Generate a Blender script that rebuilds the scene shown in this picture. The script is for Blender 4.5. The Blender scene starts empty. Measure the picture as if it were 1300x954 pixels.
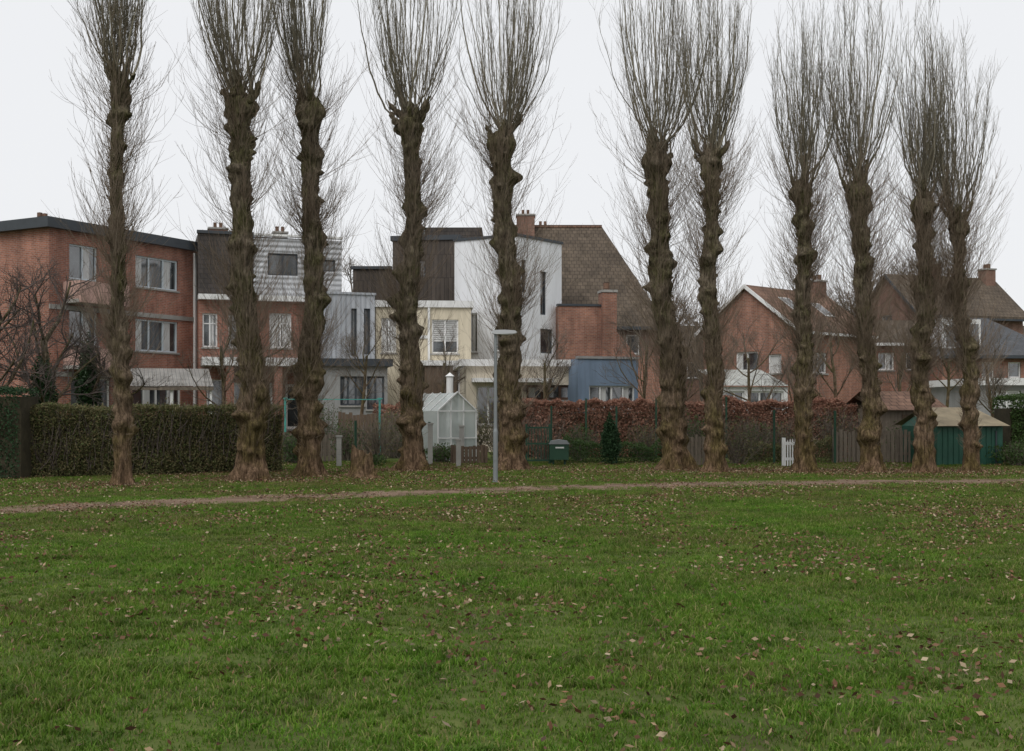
import bpy, math, random
import numpy as np
from mathutils import Vector, noise as mnoise

RS = np.random.RandomState(7)
random.seed(7)
scene = bpy.context.scene
EYE = 1.65; F = 1500.0; HZ = 520.0
def X(px, d): return (px-650.0)*d/F
def Z(py, d): return EYE+(HZ-py)*d/F

# ------------------------------------------------------------------ materials
def newmat(name, rough=0.8, spec=0.3):
    m = bpy.data.materials.new(name); m.use_nodes = True
    nt = m.node_tree; b = nt.nodes['Principled BSDF']
    b.inputs['Roughness'].default_value = rough
    b.inputs['Specular IOR Level'].default_value = spec
    return m, nt, b
def N(nt, t, **kw):
    n = nt.nodes.new(t)
    for k, v in kw.items(): setattr(n, k, v)
    return n
def ramp(nt, stops):
    r = N(nt, 'ShaderNodeValToRGB'); e = r.color_ramp.elements
    while len(e) < len(stops): e.new(0.5)
    for i, (p, c) in enumerate(stops):
        e[i].position = p; e[i].color = (c[0], c[1], c[2], 1)
    return r
def poscoord(nt, sc=(1,1,1)):
    g = N(nt, 'ShaderNodeNewGeometry'); mp = N(nt, 'ShaderNodeMapping')
    mp.inputs['Scale'].default_value = sc
    nt.links.new(g.outputs['Position'], mp.inputs['Vector'])
    return mp.outputs['Vector'], g
def noisetex(nt, vec, scale, detail=5, rough=0.6):
    n = N(nt, 'ShaderNodeTexNoise'); n.inputs['Scale'].default_value = scale
    n.inputs['Detail'].default_value = detail; n.inputs['Roughness'].default_value = rough
    nt.links.new(vec, n.inputs['Vector']); return n
def bump(nt, b, h, strength, dist):
    bp = N(nt, 'ShaderNodeBump'); bp.inputs['Strength'].default_value = strength
    bp.inputs['Distance'].default_value = dist
    nt.links.new(h, bp.inputs['Height']); nt.links.new(bp.outputs['Normal'], b.inputs['Normal'])
def sc(c, k): return tuple(min(1, x*k) for x in c[:3])
def mixc(nt, fac, a, b, mode='MIX'):
    m = N(nt, 'ShaderNodeMix', data_type='RGBA', blend_type=mode)
    for key, val in (('Factor', fac), ('A', a), ('B', b)):
        s = [i for i in m.inputs if i.name == key and (i.type == 'RGBA' if key != 'Factor' else i.type == 'VALUE')][0]
        if hasattr(val, 'links'): nt.links.new(val, s)
        elif key == 'Factor': s.default_value = val
        else: s.default_value = (val[0], val[1], val[2], 1)
    return [o for o in m.outputs if o.type == 'RGBA'][0]
def weather(nt, col, k=0.5):
    """grime: vertical streaks + large stains"""
    v, _ = poscoord(nt, (2.2, 2.2, 0.22)); n = noisetex(nt, v, 1.4, 6, 0.7)
    r = ramp(nt, [(0.42, (0,0,0)), (0.68, (1,1,1))]); nt.links.new(n.outputs['Fac'], r.inputs['Fac'])
    m = N(nt, 'ShaderNodeMath', operation='MULTIPLY'); nt.links.new(r.outputs['Color'], m.inputs[0]); m.inputs[1].default_value = k
    dirty = mixc(nt, 1.0, col, (0.66,0.66,0.63), 'MULTIPLY')
    return mixc(nt, m.outputs[0], col, dirty)

def plain(name, c, rough=0.8, var=0.25, scale=1.5, bmp=0.0, stretch=(1,1,1), spec=0.3, metal=0, wt=0.0):
    m, nt, b = newmat(name, rough, spec)
    v, _ = poscoord(nt, stretch)
    n = noisetex(nt, v, scale, 7, 0.65)
    r = ramp(nt, [(0.3, sc(c, 1-var)), (0.72, sc(c, 1+var))])
    nt.links.new(n.outputs['Fac'], r.inputs['Fac'])
    col = r.outputs['Color']
    if wt: col = weather(nt, col, wt)
    nt.links.new(col, b.inputs['Base Color'])
    b.inputs['Metallic'].default_value = metal
    if bmp:
        n2 = noisetex(nt, v, scale*12, 5, 0.7); bump(nt, b, n2.outputs['Fac'], bmp, 0.02)
    return m
def island(name, cols, rough=0.7, trans=0.0, spec=0.2):
    m, nt, b = newmat(name, rough, spec)
    g = N(nt, 'ShaderNodeNewGeometry')
    k = len(cols)
    r = ramp(nt, [(i/max(1, k-1), c) for i, c in enumerate(cols)])
    nt.links.new(g.outputs['Random Per Island'], r.inputs['Fac'])
    nt.links.new(r.outputs['Color'], b.inputs['Base Color'])
    if trans:
        t = N(nt, 'ShaderNodeBsdfTranslucent'); nt.links.new(r.outputs['Color'], t.inputs['Color'])
        mx = N(nt, 'ShaderNodeMixShader'); mx.inputs[0].default_value = trans
        nt.links.new(b.outputs[0], mx.inputs[1]); nt.links.new(t.outputs[0], mx.inputs[2])
        nt.links.new(mx.outputs[0], nt.nodes['Material Output'].inputs['Surface'])
    return m
def brick(name, c1, c2, mortar, bw=0.22, bh=0.075, mort=0.008, rough=0.9, b_str=0.4, dirt=0.35, off=0.5):
    m, nt, b = newmat(name, rough, 0.2)
    uv = N(nt, 'ShaderNodeUVMap'); uv.uv_map = 'UVMap'
    t = N(nt, 'ShaderNodeTexBrick'); nt.links.new(uv.outputs['UV'], t.inputs['Vector'])
    t.offset = off
    t.inputs['Scale'].default_value = 1; t.inputs['Brick Width'].default_value = bw
    t.inputs['Row Height'].default_value = bh; t.inputs['Mortar Size'].default_value = mort
    t.inputs['Bias'].default_value = 0.0
    t.inputs['Color1'].default_value = (*c1, 1); t.inputs['Color2'].default_value = (*c2, 1)
    t.inputs['Mortar'].default_value = (*mortar, 1)
    v, _ = poscoord(nt, (1, 1, 0.5))
    n = noisetex(nt, v, 0.9, 8, 0.7)
    r = ramp(nt, [(0.3, (1-dirt,)*3), (0.7, (1.15, 1.13, 1.1))])
    nt.links.new(n.outputs['Fac'], r.inputs['Fac'])
    col = mixc(nt, 1.0, t.outputs['Color'], r.outputs['Color'], 'MULTIPLY')
    nt.links.new(weather(nt, col, 0.75), b.inputs['Base Color'])
    bump(nt, b, t.outputs['Fac'], b_str, 0.01)
    return m
def ribbed(name, c, period=0.15, vertical=True, rough=0.5, metal=0.0, dirt=0.25):
    m, nt, b = newmat(name, rough, 0.4)
    uv = N(nt, 'ShaderNodeUVMap'); uv.uv_map = 'UVMap'
    w = N(nt, 'ShaderNodeTexWave'); w.bands_direction = 'X' if vertical else 'Y'
    w.inputs['Scale'].default_value = 0.314/period*1.0
    nt.links.new(uv.outputs['UV'], w.inputs['Vector'])
    v, _ = poscoord(nt, (1, 1, 0.3)); n = noisetex(nt, v, 1.3, 8, 0.7)
    r = ramp(nt, [(0.3, sc(c, 1-dirt)), (0.7, sc(c, 1+dirt*0.5))])
    nt.links.new(n.outputs['Fac'], r.inputs['Fac'])
    nt.links.new(weather(nt, r.outputs['Color'], 0.6), b.inputs['Base Color'])
    b.inputs['Metallic'].default_value = metal
    bump(nt, b, w.outputs['Fac'], 1.0, 0.04)
    return m

M = {}
M['brick_red'] = brick('red_brick', (0.43,0.18,0.125), (0.29,0.118,0.085), (0.36,0.31,0.27), dirt=0.45)  # brick colours here are lightened and desaturated to stand in for distance haze
M['brick_orange'] = brick('orange_brick', (0.40,0.185,0.125), (0.28,0.125,0.09), (0.34,0.29,0.25), dirt=0.45)
M['brick_brown'] = brick('brown_brick', (0.27,0.145,0.105), (0.20,0.105,0.08), (0.27,0.23,0.2), dirt=0.45)
M['tile_brown'] = brick('brown_roof_tiles', (0.145,0.115,0.088), (0.115,0.092,0.071), (0.075,0.06,0.048), 0.26, 0.30, 0.02, 0.85, 0.6, 0.5)
M['tile_orange'] = brick('orange_roof_tiles', (0.25,0.15,0.108), (0.19,0.115,0.084), (0.11,0.07,0.053), 0.26, 0.30, 0.02, 0.85, 0.6, 0.5)
M['tile_slate'] = brick('slate_roof', (0.09,0.095,0.105), (0.07,0.075,0.083), (0.05,0.052,0.058), 0.3, 0.25, 0.015, 0.6, 0.5, 0.3)
M['slate_dark'] = brick('dark_slate_cladding', (0.09,0.078,0.073), (0.065,0.058,0.055), (0.045,0.04,0.038), 0.3, 0.22, 0.015, 0.7, 0.5, 0.35)
M['shingle_brown'] = brick('brown_shingle_cladding', (0.11,0.092,0.08), (0.08,0.068,0.06), (0.05,0.043,0.039), 0.22, 1.2, 0.015, 0.85, 0.6, 0.4)
M['metal_grey'] = ribbed('corrugated_grey_metal', (0.40,0.42,0.45), 0.22, True)
M['metal_horiz'] = ribbed('horizontal_ribbed_metal', (0.48,0.49,0.51), 0.25, False)
M['polycarb'] = ribbed('weathered_corrugated_sheet', (0.30,0.29,0.27), 0.15, True, dirt=0.4)
M['polycarb_light'] = ribbed('pale_corrugated_sheet', (0.42,0.43,0.40), 0.2, True, dirt=0.4)
M['white_render'] = plain('white_render', (0.76,0.77,0.79), 0.85, 0.07, 0.6, 0.1, (1,1,0.3), wt=0.35)
M['cream_render'] = plain('cream_render', (0.64,0.57,0.46), 0.85, 0.1, 0.6, 0.1, (1,1,0.3), wt=0.6)
M['yellow_render'] = plain('pale_yellow_render', (0.62,0.55,0.42), 0.85, 0.1, 0.6, 0.1, (1,1,0.3), wt=0.6)
M['blue_render'] = plain('blue_render', (0.175,0.235,0.32), 0.85, 0.12, 0.7, 0.1, (1,1,0.3), wt=0.6)
M['pink_render'] = plain('pink_parapet', (0.48,0.31,0.265), 0.85, 0.12, 0.8, 0.1, wt=0.6)
M['grey_render'] = plain('grey_render', (0.28,0.28,0.275), 0.85, 0.15, 0.8, 0.1, wt=0.6)
M['white_trim'] = plain('white_paint_trim', (0.72,0.72,0.71), 0.5, 0.08, 1.5, wt=0.4)
M['frame_blue'] = plain('pale_blue_frame', (0.52,0.58,0.62), 0.5, 0.08, 1.5)
M['dark_trim'] = plain('dark_fascia', (0.045,0.052,0.06), 0.5, 0.2, 1.5)
M['brown_trim'] = plain('brown_frame', (0.10,0.055,0.035), 0.5, 0.2, 1.5)
M['roof_felt'] = plain('roof_felt', (0.09,0.09,0.09), 0.9, 0.3, 1.5)
M['curtain'] = plain('net_curtain', (0.5,0.5,0.49), 0.9, 0.2, 5, 0.0, (6,6,0.4))
M['shutter'] = ribbed('roller_shutter', (0.55,0.55,0.54), 0.09, False)
M['concrete'] = plain('concrete', (0.30,0.29,0.27), 0.9, 0.2, 2, 0.3)
M['wood_fence'] = plain('weathered_wood', (0.17,0.14,0.11), 0.9, 0.4, 2.5, 0.4, (4,4,0.6))
M['wood_brown'] = plain('brown_timber', (0.12,0.085,0.06), 0.9, 0.35, 2.5, 0.4, (5,5,0.6))
M['green_paint'] = plain('dark_green_paint', (0.022,0.08,0.055), 0.5, 0.25, 1.5, 0.1, wt=0.6)
M['green_metal'] = plain('green_coated_metal', (0.02,0.06,0.035), 0.5, 0.2, 2)
M['tarp'] = plain('tan_roof_sheet', (0.27,0.22,0.14), 0.7, 0.35, 2, 0.3)
M['teal'] = plain('teal_paint', (0.08,0.32,0.28), 0.5, 0.1, 2)
M['galv'] = plain('grey_painted_steel', (0.20,0.215,0.22), 0.45, 0.15, 3, 0.0, (1,1,0.4), 0.5, 0.3)
M['lamp_head'] = plain('lamp_housing', (0.42,0.43,0.44), 0.4, 0.08, 3)
M['lamp_glass'] = plain('lamp_diffuser', (0.5,0.5,0.48), 0.2, 0.05, 3)
m, nt, b = newmat('window_glass', 0.06, 0.9)
v, _ = poscoord(nt); n = noisetex(nt, v, 1.2, 3)
r = ramp(nt, [(0.35, (0.012,0.014,0.016)), (0.7, (0.07,0.08,0.085))]); nt.links.new(n.outputs['Fac'], r.inputs['Fac'])
nt.links.new(r.outputs['Color'], b.inputs['Base Color']); b.inputs['IOR'].default_value = 1.8
M['glass'] = m
m, nt, b = newmat('greenhouse_glazing', 0.25, 0.6)
b.inputs['Base Color'].default_value = (0.62,0.68,0.66,1)
tr = N(nt, 'ShaderNodeBsdfTransparent'); mx = N(nt, 'ShaderNodeMixShader'); mx.inputs[0].default_value = 0.55
nt.links.new(tr.outputs[0], mx.inputs[1]); nt.links.new(b.outputs[0], mx.inputs[2])
nt.links.new(mx.outputs[0], nt.nodes['Material Output'].inputs['Surface'])
M['gh_glass'] = m

# bark
def barkmat(name, warm):
    m, nt, b = newmat(name, 0.95, 0.1)
    v, g = poscoord(nt, (9, 9, 2.2)); n = noisetex(nt, v, 2.0, 10, 0.78)
    r = ramp(nt, [(0.36, (0.030,0.023,0.017)), (0.5, (0.135,0.110,0.078)), (0.66, (0.32,0.265,0.20))])
    nt.links.new(n.outputs['Fac'], r.inputs['Fac'])
    v2, _ = poscoord(nt, (1, 1, 0.8)); n2 = noisetex(nt, v2, 1.6, 7, 0.7)
    r2 = ramp(nt, [(0.42, (0,0,0)), (0.6, (1,1,1))]); nt.links.new(n2.outputs['Fac'], r2.inputs['Fac'])
    moss = mixc(nt, 1.0, r.outputs['Color'], (0.66,0.74,0.50), 'MULTIPLY')
    col = mixc(nt, r2.outputs['Color'], r.outputs['Color'], moss)
    sx = N(nt, 'ShaderNodeSeparateXYZ'); nt.links.new(g.outputs['Position'], sx.inputs[0])
    mr = N(nt, 'ShaderNodeMapRange'); mr.inputs['From Min'].default_value = 0.0; mr.inputs['From Max'].default_value = 4.0
    mr.inputs['To Min'].default_value = 0.8*warm; mr.inputs['To Max'].default_value = 0.0
    nt.links.new(sx.outputs['Z'], mr.inputs['Value'])
    warmc = mixc(nt, 1.0, col, (1.2,0.88,0.72), 'MULTIPLY')
    col = mixc(nt, mr.outputs['Result'], col, warmc)
    nt.links.new(col, b.inputs['Base Color'])
    bump(nt, b, n.outputs['Fac'], 1.0, 0.09)
    return m
M['bark'] = barkmat('poplar_bark', 1.0)
M['twig'] = island('poplar_shoots', [(0.10,0.088,0.062), (0.165,0.145,0.105), (0.24,0.215,0.16)], 0.8)
M['twig_red'] = island('brown_epicormic_twigs', [(0.11,0.08,0.056), (0.18,0.135,0.098), (0.25,0.20,0.15)], 0.8)
M['fruit_twig'] = island('fruit_tree_twigs', [(0.06,0.048,0.042), (0.12,0.095,0.085)], 0.85)
M['grey_twig'] = island('garden_tree_twigs', [(0.10,0.082,0.066), (0.18,0.15,0.12)], 0.85)
M['hedge_leaf'] = island('hedge_leaves', [(0.07,0.08,0.028), (0.16,0.12,0.06), (0.085,0.115,0.035), (0.19,0.16,0.085), (0.065,0.095,0.03)], 0.7, 0.2)
M['conifer_leaf'] = island('conifer_foliage', [(0.014,0.036,0.015), (0.03,0.065,0.025), (0.02,0.048,0.02)], 0.7, 0.1)
M['green_leaf'] = island('shrub_leaves', [(0.03,0.06,0.015), (0.06,0.11,0.025), (0.045,0.075,0.025), (0.08,0.12,0.04)], 0.6, 0.25)
M['ivy_leaf'] = island('ivy_leaves', [(0.012,0.032,0.012), (0.03,0.06,0.02)], 0.4, 0.1)
M['beech_leaf'] = island('copper_beech_leaves', [(0.20,0.09,0.06), (0.36,0.19,0.135), (0.27,0.13,0.09), (0.44,0.26,0.185), (0.16,0.075,0.052)], 0.7, 0.25)
M['dead_leaf'] = island('dry_leaves', [(0.06,0.028,0.016), (0.38,0.27,0.16), (0.13,0.06,0.035), (0.08,0.035,0.02), (0.16,0.08,0.045), (0.46,0.37,0.25), (0.05,0.025,0.016), (0.24,0.13,0.07), (0.10,0.05,0.03), (0.07,0.04,0.025)], 0.7, 0.1)
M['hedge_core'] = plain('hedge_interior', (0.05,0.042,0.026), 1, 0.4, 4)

# grass
m, nt, b = newmat('grass_blades', 0.6, 0.2)
v, g = poscoord(nt)
r1 = ramp(nt, [(0.0, (0.060,0.140,0.012)), (0.45, (0.100,0.215,0.018)), (0.8, (0.145,0.27,0.032)), (1.0, (0.30,0.28,0.11))])
nt.links.new(g.outputs['Random Per Island'], r1.inputs['Fac'])
n = noisetex(nt, v, 0.38, 9, 0.74); r2 = ramp(nt, [(0.40, (0,0,0)), (0.60, (1,1,1))]); nt.links.new(n.outputs['Fac'], r2.inputs['Fac'])
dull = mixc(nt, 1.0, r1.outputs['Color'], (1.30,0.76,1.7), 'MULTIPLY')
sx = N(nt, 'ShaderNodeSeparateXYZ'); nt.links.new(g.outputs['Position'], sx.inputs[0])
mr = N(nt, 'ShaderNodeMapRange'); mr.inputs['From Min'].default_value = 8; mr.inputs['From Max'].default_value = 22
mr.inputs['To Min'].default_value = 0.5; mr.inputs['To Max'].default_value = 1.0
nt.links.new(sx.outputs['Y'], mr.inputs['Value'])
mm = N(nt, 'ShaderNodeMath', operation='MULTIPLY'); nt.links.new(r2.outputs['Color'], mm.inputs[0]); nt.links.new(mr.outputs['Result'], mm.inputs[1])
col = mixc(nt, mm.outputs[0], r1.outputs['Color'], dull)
n3 = noisetex(nt, v, 1.6, 7, 0.72); r3 = ramp(nt, [(0.32, (0.55,0.56,0.6)), (0.68, (1.30,1.28,1.2))]); nt.links.new(n3.outputs['Fac'], r3.inputs['Fac'])
col = mixc(nt, 1.0, col, r3.outputs['Color'], 'MULTIPLY')
nt.links.new(col, b.inputs['Base Color'])
t = N(nt, 'ShaderNodeBsdfTranslucent'); nt.links.new(col, t.inputs['Color'])
mx = N(nt, 'ShaderNodeMixShader'); mx.inputs[0].default_value = 0.35
nt.links.new(b.outputs[0], mx.inputs[1]); nt.links.new(t.outputs[0], mx.inputs[2])
nt.links.new(mx.outputs[0], nt.nodes['Material Output'].inputs['Surface'])
M['grass'] = m
# ground
m, nt, b = newmat('ground_soil_grass', 0.95, 0.1)
v, g = poscoord(nt); n = noisetex(nt, v, 1.1, 9, 0.7)
r = ramp(nt, [(0.3, (0.06,0.052,0.025)), (0.5, (0.075,0.10,0.025)), (0.7, (0.12,0.14,0.04))]); nt.links.new(n.outputs['Fac'], r.inputs['Fac'])
nt.links.new(r.outputs['Color'], b.inputs['Base Color']); M['ground'] = m
# dirt path
m, nt, b = newmat('dirt_path', 0.95, 0.1)
v, g = poscoord(nt); n = noisetex(nt, v, 1.8, 10, 0.8)
r = ramp(nt, [(0.34, (0.075,0.055,0.035)), (0.5, (0.18,0.125,0.088)), (0.68, (0.31,0.225,0.165))]); nt.links.new(n.outputs['Fac'], r.inputs['Fac'])
nt.links.new(r.outputs['Color'], b.inputs['Base Color']); bump(nt, b, n.outputs['Fac'], 0.8, 0.05); M['path'] = m

# ------------------------------------------------------------------ mesh helpers
def link(o, parent=None):
    scene.collection.objects.link(o)
    if parent is not None: o.parent = parent
    return o
def mesh_np(name, V, Fq, mats, midx=None, smooth=True, parent=None):
    V = np.asarray(V, dtype=np.float32); Fq = np.asarray(Fq, dtype=np.int32)
    me = bpy.data.meshes.new(name)
    nf, k = Fq.shape
    me.vertices.add(len(V)); me.vertices.foreach_set('co', V.ravel())
    me.loops.add(nf*k); me.loops.foreach_set('vertex_index', Fq.ravel())
    me.polygons.add(nf); me.polygons.foreach_set('loop_start', np.arange(nf, dtype=np.int32)*k)
    try: me.polygons.foreach_set('loop_total', np.full(nf, k, dtype=np.int32))
    except Exception: pass
    for mt in (mats if isinstance(mats, (list, tuple)) else [mats]): me.materials.append(mt)
    if midx is not None: me.polygons.foreach_set('material_index', np.asarray(midx, dtype=np.int32))
    me.polygons.foreach_set('use_smooth', np.full(nf, smooth, dtype=bool))
    me.update(calc_edges=True); me.validate()
    return link(bpy.data.objects.new(name, me), parent)

class NP:
    def __init__(s): s.V = []; s.F = []; s.M = []; s.n = 0
    def add(s, V, Fq, mi=0):
        s.V.append(V); s.F.append(Fq+s.n); s.M.append(np.full(len(Fq), mi)); s.n += len(V)
    def make(s, name, mats, smooth=True, parent=None):
        return mesh_np(name, np.concatenate(s.V), np.concatenate(s.F), mats, np.concatenate(s.M), smooth, parent)

def norm(a): return a/np.maximum(np.linalg.norm(a, axis=-1, keepdims=True), 1e-9)
def tubes(P, R, S):
    P = np.asarray(P, float); R = np.asarray(R, float); n, K, _ = P.shape
    d = norm(P[:, -1]-P[:, 0])
    ref = np.where(np.abs(d[:, 1:2]) < 0.9, np.array([[0, 1., 0]]), np.array([[1., 0, 0]]))
    ex = norm(np.cross(d, ref)); ey = np.cross(d, ex)
    a = np.arange(S)*2*math.pi/S
    off = np.cos(a)[None, :, None]*ex[:, None, :]+np.sin(a)[None, :, None]*ey[:, None, :]
    V = P[:, :, None, :]+R[:, :, None, None]*off[:, None, :, :]
    i = np.arange(n)[:, None, None]*K*S; k = np.arange(K-1)[None, :, None]*S
    s = np.arange(S)[None, None, :]; s2 = (s+1) % S
    Fq = np.stack([i+k+s, i+k+s2, i+k+S+s2, i+k+S+s], -1).reshape(-1, 4)
    return V.reshape(-1, 3), Fq

def grow(starts, dirs, L, r0, r1, K, up, jit, rs):
    n = len(starts); P = np.zeros((n, K, 3)); P[:, 0] = starts; d = norm(dirs)
    step = (L/(K-1))[:, None]
    for k in range(1, K):
        d = norm(d+np.array([0, 0, 1.])*up+rs.normal(0, jit, (n, 3)))
        P[:, k] = P[:, k-1]+d*step
    t = np.linspace(0, 1, K)[None, :]
    R = r0[:, None]*(1-t)+r1[:, None]*t
    return P, R
def sidetwigs(P, per, tmin, Lr, rr, ang, up, jit, rs, K=4, r1=0.0018):
    n, KK, _ = P.shape; tot = n*per
    idx = np.repeat(np.arange(n), per); t = (tmin+(1-tmin)*rs.rand(tot))*(KK-1.001)
    k = t.astype(int); f = (t-k)[:, None]
    p0 = P[idx, k]; p1 = P[idx, k+1]; s = p0*(1-f)+p1*f; d = norm(p1-p0)
    rnd = rs.normal(0, 1, (tot, 3)); perp = norm(rnd-np.sum(rnd*d, -1, keepdims=True)*d)
    a = np.radians(rs.uniform(ang[0], ang[1], tot))[:, None]
    dd = d*np.cos(a)+perp*np.sin(a)
    L = rs.uniform(Lr[0], Lr[1], tot)*(1.15-0.6*(t/(KK-1)))
    return grow(s, dd, L, rs.uniform(rr[0], rr[1], tot), np.full(tot, r1), K, up, jit, rs)

# ------------------------------------------------------------------ poplars
def poplar(name, px, by, fpx, fy, w, cw, topy, seed, mid=None):
    rs = np.random.RandomState(seed)
    d = EYE*F/(by-HZ); s = F/d
    x0 = X(px, d); hf = Z(fy, d); xf = X(fpx, d)
    r0 = w/2/s*0.80; cr = cw/s; top = Z(topy, d)
    K = 230; S = 44
    hh = hf+0.28
    zs = np.linspace(-0.1, hh, K); t = np.clip(zs/hf, 0, 1)
    ph = rs.rand(4)*6.28
    wob = 0.08*np.sin(t*5+ph[0])+0.05*np.sin(t*13+ph[1])
    wob2 = 0.10*np.sin(t*4+ph[2])+0.03*np.sin(t*11+ph[3])
    cx = x0+(xf-x0)*(t**1.15)+wob*np.sin(t*math.pi); cy = d+wob2*np.sin(t*math.pi)
    rad = r0*(1.14-0.36*t)
    rad = rad+r0*0.75*np.exp(-np.maximum(zs, 0)/0.30)
    head = np.exp(-((zs-hf+0.10)/0.27)**2); rad = rad*(1+0.85*head)
    endf = np.clip((hh-zs)/0.30, 0, 1); rad = rad*np.sqrt(np.clip(1-(1-endf)**2, 0.0004, 1))
    th = np.arange(S)*2*math.pi/S
    V = np.zeros((K, S, 3))
    burrs = [(rs.rand()*6.28, rs.uniform(0.5, hf*0.98), rs.uniform(0.25, 0.75)*r0, rs.uniform(0.05, 0.17)) for _ in range(75)]
    R = np.zeros((K, S))
    so = seed*3.7; nz = mnoise.noise
    for i in range(K):
        z = zs[i]
        for j in range(S):
            c, sn = math.cos(th[j]), math.sin(th[j])
            rg = nz(Vector((c*3.6+so, sn*3.6, z*1.0)))*0.22+nz(Vector((c*8+so, sn*8, z*3.5)))*0.22
            rg += nz(Vector((c*1.4+so, sn*1.4, z*2.6+9)))*0.28
            fl = 0.30*math.cos(5*th[j]+ph[0])*math.exp(-max(z, 0)/0.25)
            R[i, j] = rad[i]*(1+rg+fl)
    for (bt, bz, ba, bs) in burrs:
        da = np.abs((th-bt+math.pi) % (2*math.pi)-math.pi)*r0
        R += ba*np.exp(-(da[None, :]**2+(zs[:, None]-bz)**2)/bs**2)*endf[:, None]
    V[:, :, 0] = cx[:, None]+R*np.cos(th); V[:, :, 1] = cy[:, None]+R*np.sin(th); V[:, :, 2] = zs[:, None]
    k = np.arange(K-1)[:, None]*S; ss = np.arange(S)[None, :]; s2 = (ss+1) % S
    Fq = np.stack([k+ss, k+s2, k+S+s2, k+S+ss], -1).reshape(-1, 4)
    mb = NP(); mb.add(V.reshape(-1, 3), Fq, 0)
    hc = np.array([xf, d, hf-0.05])
    # stubs on the pollard head
    ns = 12; az = rs.rand(ns)*6.28; el = rs.uniform(0.15, 1.3, ns)
    dirs = np.stack([np.cos(az)*np.sin(el), np.sin(az)*np.sin(el), np.cos(el)], -1)
    Ls = rs.uniform(0.25, 0.75, ns)*(0.5+cr*0.5)
    st = hc+dirs*r0*0.5+np.array([0, 0, -0.1])+rs.normal(0, 0.06, (ns, 3))
    P, Rr = grow(st, dirs, Ls, rs.uniform(0.32, 0.48, ns)*r0, rs.uniform(0.16, 0.28, ns)*r0, 8, 0.18, 0.13, rs)
    Rr = Rr*(1+0.35*rs.normal(0, 1, Rr.shape).clip(-1, 1)); Rr[:, -1] *= 0.45
    v, f = tubes(P, Rr, 10); mb.add(v, f, 0)
    stubP = P
    # main ascending shoots
    nm = int(30+cw*0.34); K2 = 12
    q = rs.rand(nm)**0.48
    Rout = cr*(0.05+1.0*q)
    H = (top-hf)*(1.04-0.42*q**2)*rs.uniform(0.62, 1.0, nm)
    si = rs.randint(0, ns, nm); sk = rs.randint(2, 8, nm)
    base = stubP[si, sk]*0.9+0.1*hc
    azs = np.arctan2(base[:, 1]-d, base[:, 0]-xf); az = azs+rs.normal(0, 0.9, nm)
    tt = np.linspace(0, 1, K2)[None, :]**1.35
    tgt = np.stack([xf+np.cos(az)*Rout, d+np.sin(az)*Rout], -1)
    prof = 1-np.exp(-tt*H[:, None]/rs.uniform(0.9, 3.2, nm)[:, None]); prof = prof/prof[:, -1:]
    P = np.zeros((nm, K2, 3))
    for a in (0, 1):
        P[:, :, a] = base[:, a:a+1]+(tgt[:, a:a+1]-base[:, a:a+1])*prof+np.cumsum(rs.normal(0, 0.032, (nm, K2)), 1)
    P[:, :, 2] = base[:, 2:3]+H[:, None]*tt
    rb = rs.uniform(0.007, 0.015, nm); rb[:7] = rs.uniform(0.016, 0.026, 7)
    Rr = rb[:, None]*(1-tt)**0.8+0.0028
    v, f = tubes(P, Rr, 6); mb.add(v, f, 1)
    Pa, Ra = sidetwigs(P, 12, 0.08, (0.5, 1.7), (0.0033, 0.006), (9, 30), 0.24, 0.07, rs, 5)
    v, f = tubes(Pa, Ra, 3); mb.add(v, f, 1)
    Pb, Rb = sidetwigs(Pa, 2, 0.15, (0.3, 0.8), (0.0022, 0.0034), (14, 38), 0.2, 0.09, rs, 3)
    v, f = tubes(Pb, Rb, 3); mb.add(v, f, 1)
    # epicormic shoots from the stem
    zlo = 1.3 if w > 24 else 1.9
    nc = 52; cz = zlo+(hf-zlo)*rs.rand(nc)**0.85; per = 9
    caz = np.repeat(rs.rand(nc)*6.28, per)+rs.normal(0, 0.6, nc*per); czz = np.repeat(cz, per)+rs.normal(0, 0.06, nc*per)
    tcl = np.clip(czz/hf, 0, 1)
    bx = np.interp(czz, zs, cx); byy = np.interp(czz, zs, cy)
    stt = np.stack([bx+np.cos(caz)*r0*0.7, byy+np.sin(caz)*r0*0.7, czz], -1)
    e = rs.uniform(0.5, 1.35, nc*per)
    dirs = np.stack([np.cos(caz)*np.sin(e), np.sin(caz)*np.sin(e), np.cos(e)], -1)
    L = rs.uniform(0.4, 2.5, nc*per)*(0.68+0.42*tcl)*(0.5+0.48*cr)
    P, Rr = grow(stt, dirs, L, rs.uniform(0.004, 0.009, nc*per), np.full(nc*per, 0.002), 7, 0.21, 0.09, rs)
    v, f = tubes(P, Rr, 3); mb.add(v, f, 2)
    Pa, Ra = sidetwigs(P, 5, 0.15, (0.25, 0.9), (0.0025, 0.004), (15, 42), 0.18, 0.1, rs, 4)
    v, f = tubes(Pa, Ra, 3); mb.add(v, f, 2)
    # short bristly spurs
    nb = 1000; z_ = 0.5+(hf-0.3)*rs.rand(nb); a_ = rs.rand(nb)*6.28
    stt = np.stack([np.interp(z_, zs, cx)+np.cos(a_)*r0*0.85, np.interp(z_, zs, cy)+np.sin(a_)*r0*0.85, z_], -1)
    P, Rr = grow(stt, np.stack([np.cos(a_), np.sin(a_), rs.uniform(0, 1.0, nb)], -1), rs.uniform(0.06, 0.36, nb), rs.uniform(0.004, 0.011, nb), np.full(nb, 0.002), 4, 0.2, 0.2, rs)
    v, f = tubes(P, Rr, 3); mb.add(v, f, 2)
    return mb.make(name, [M['bark'], M['twig'], M['twig_red']])

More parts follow.
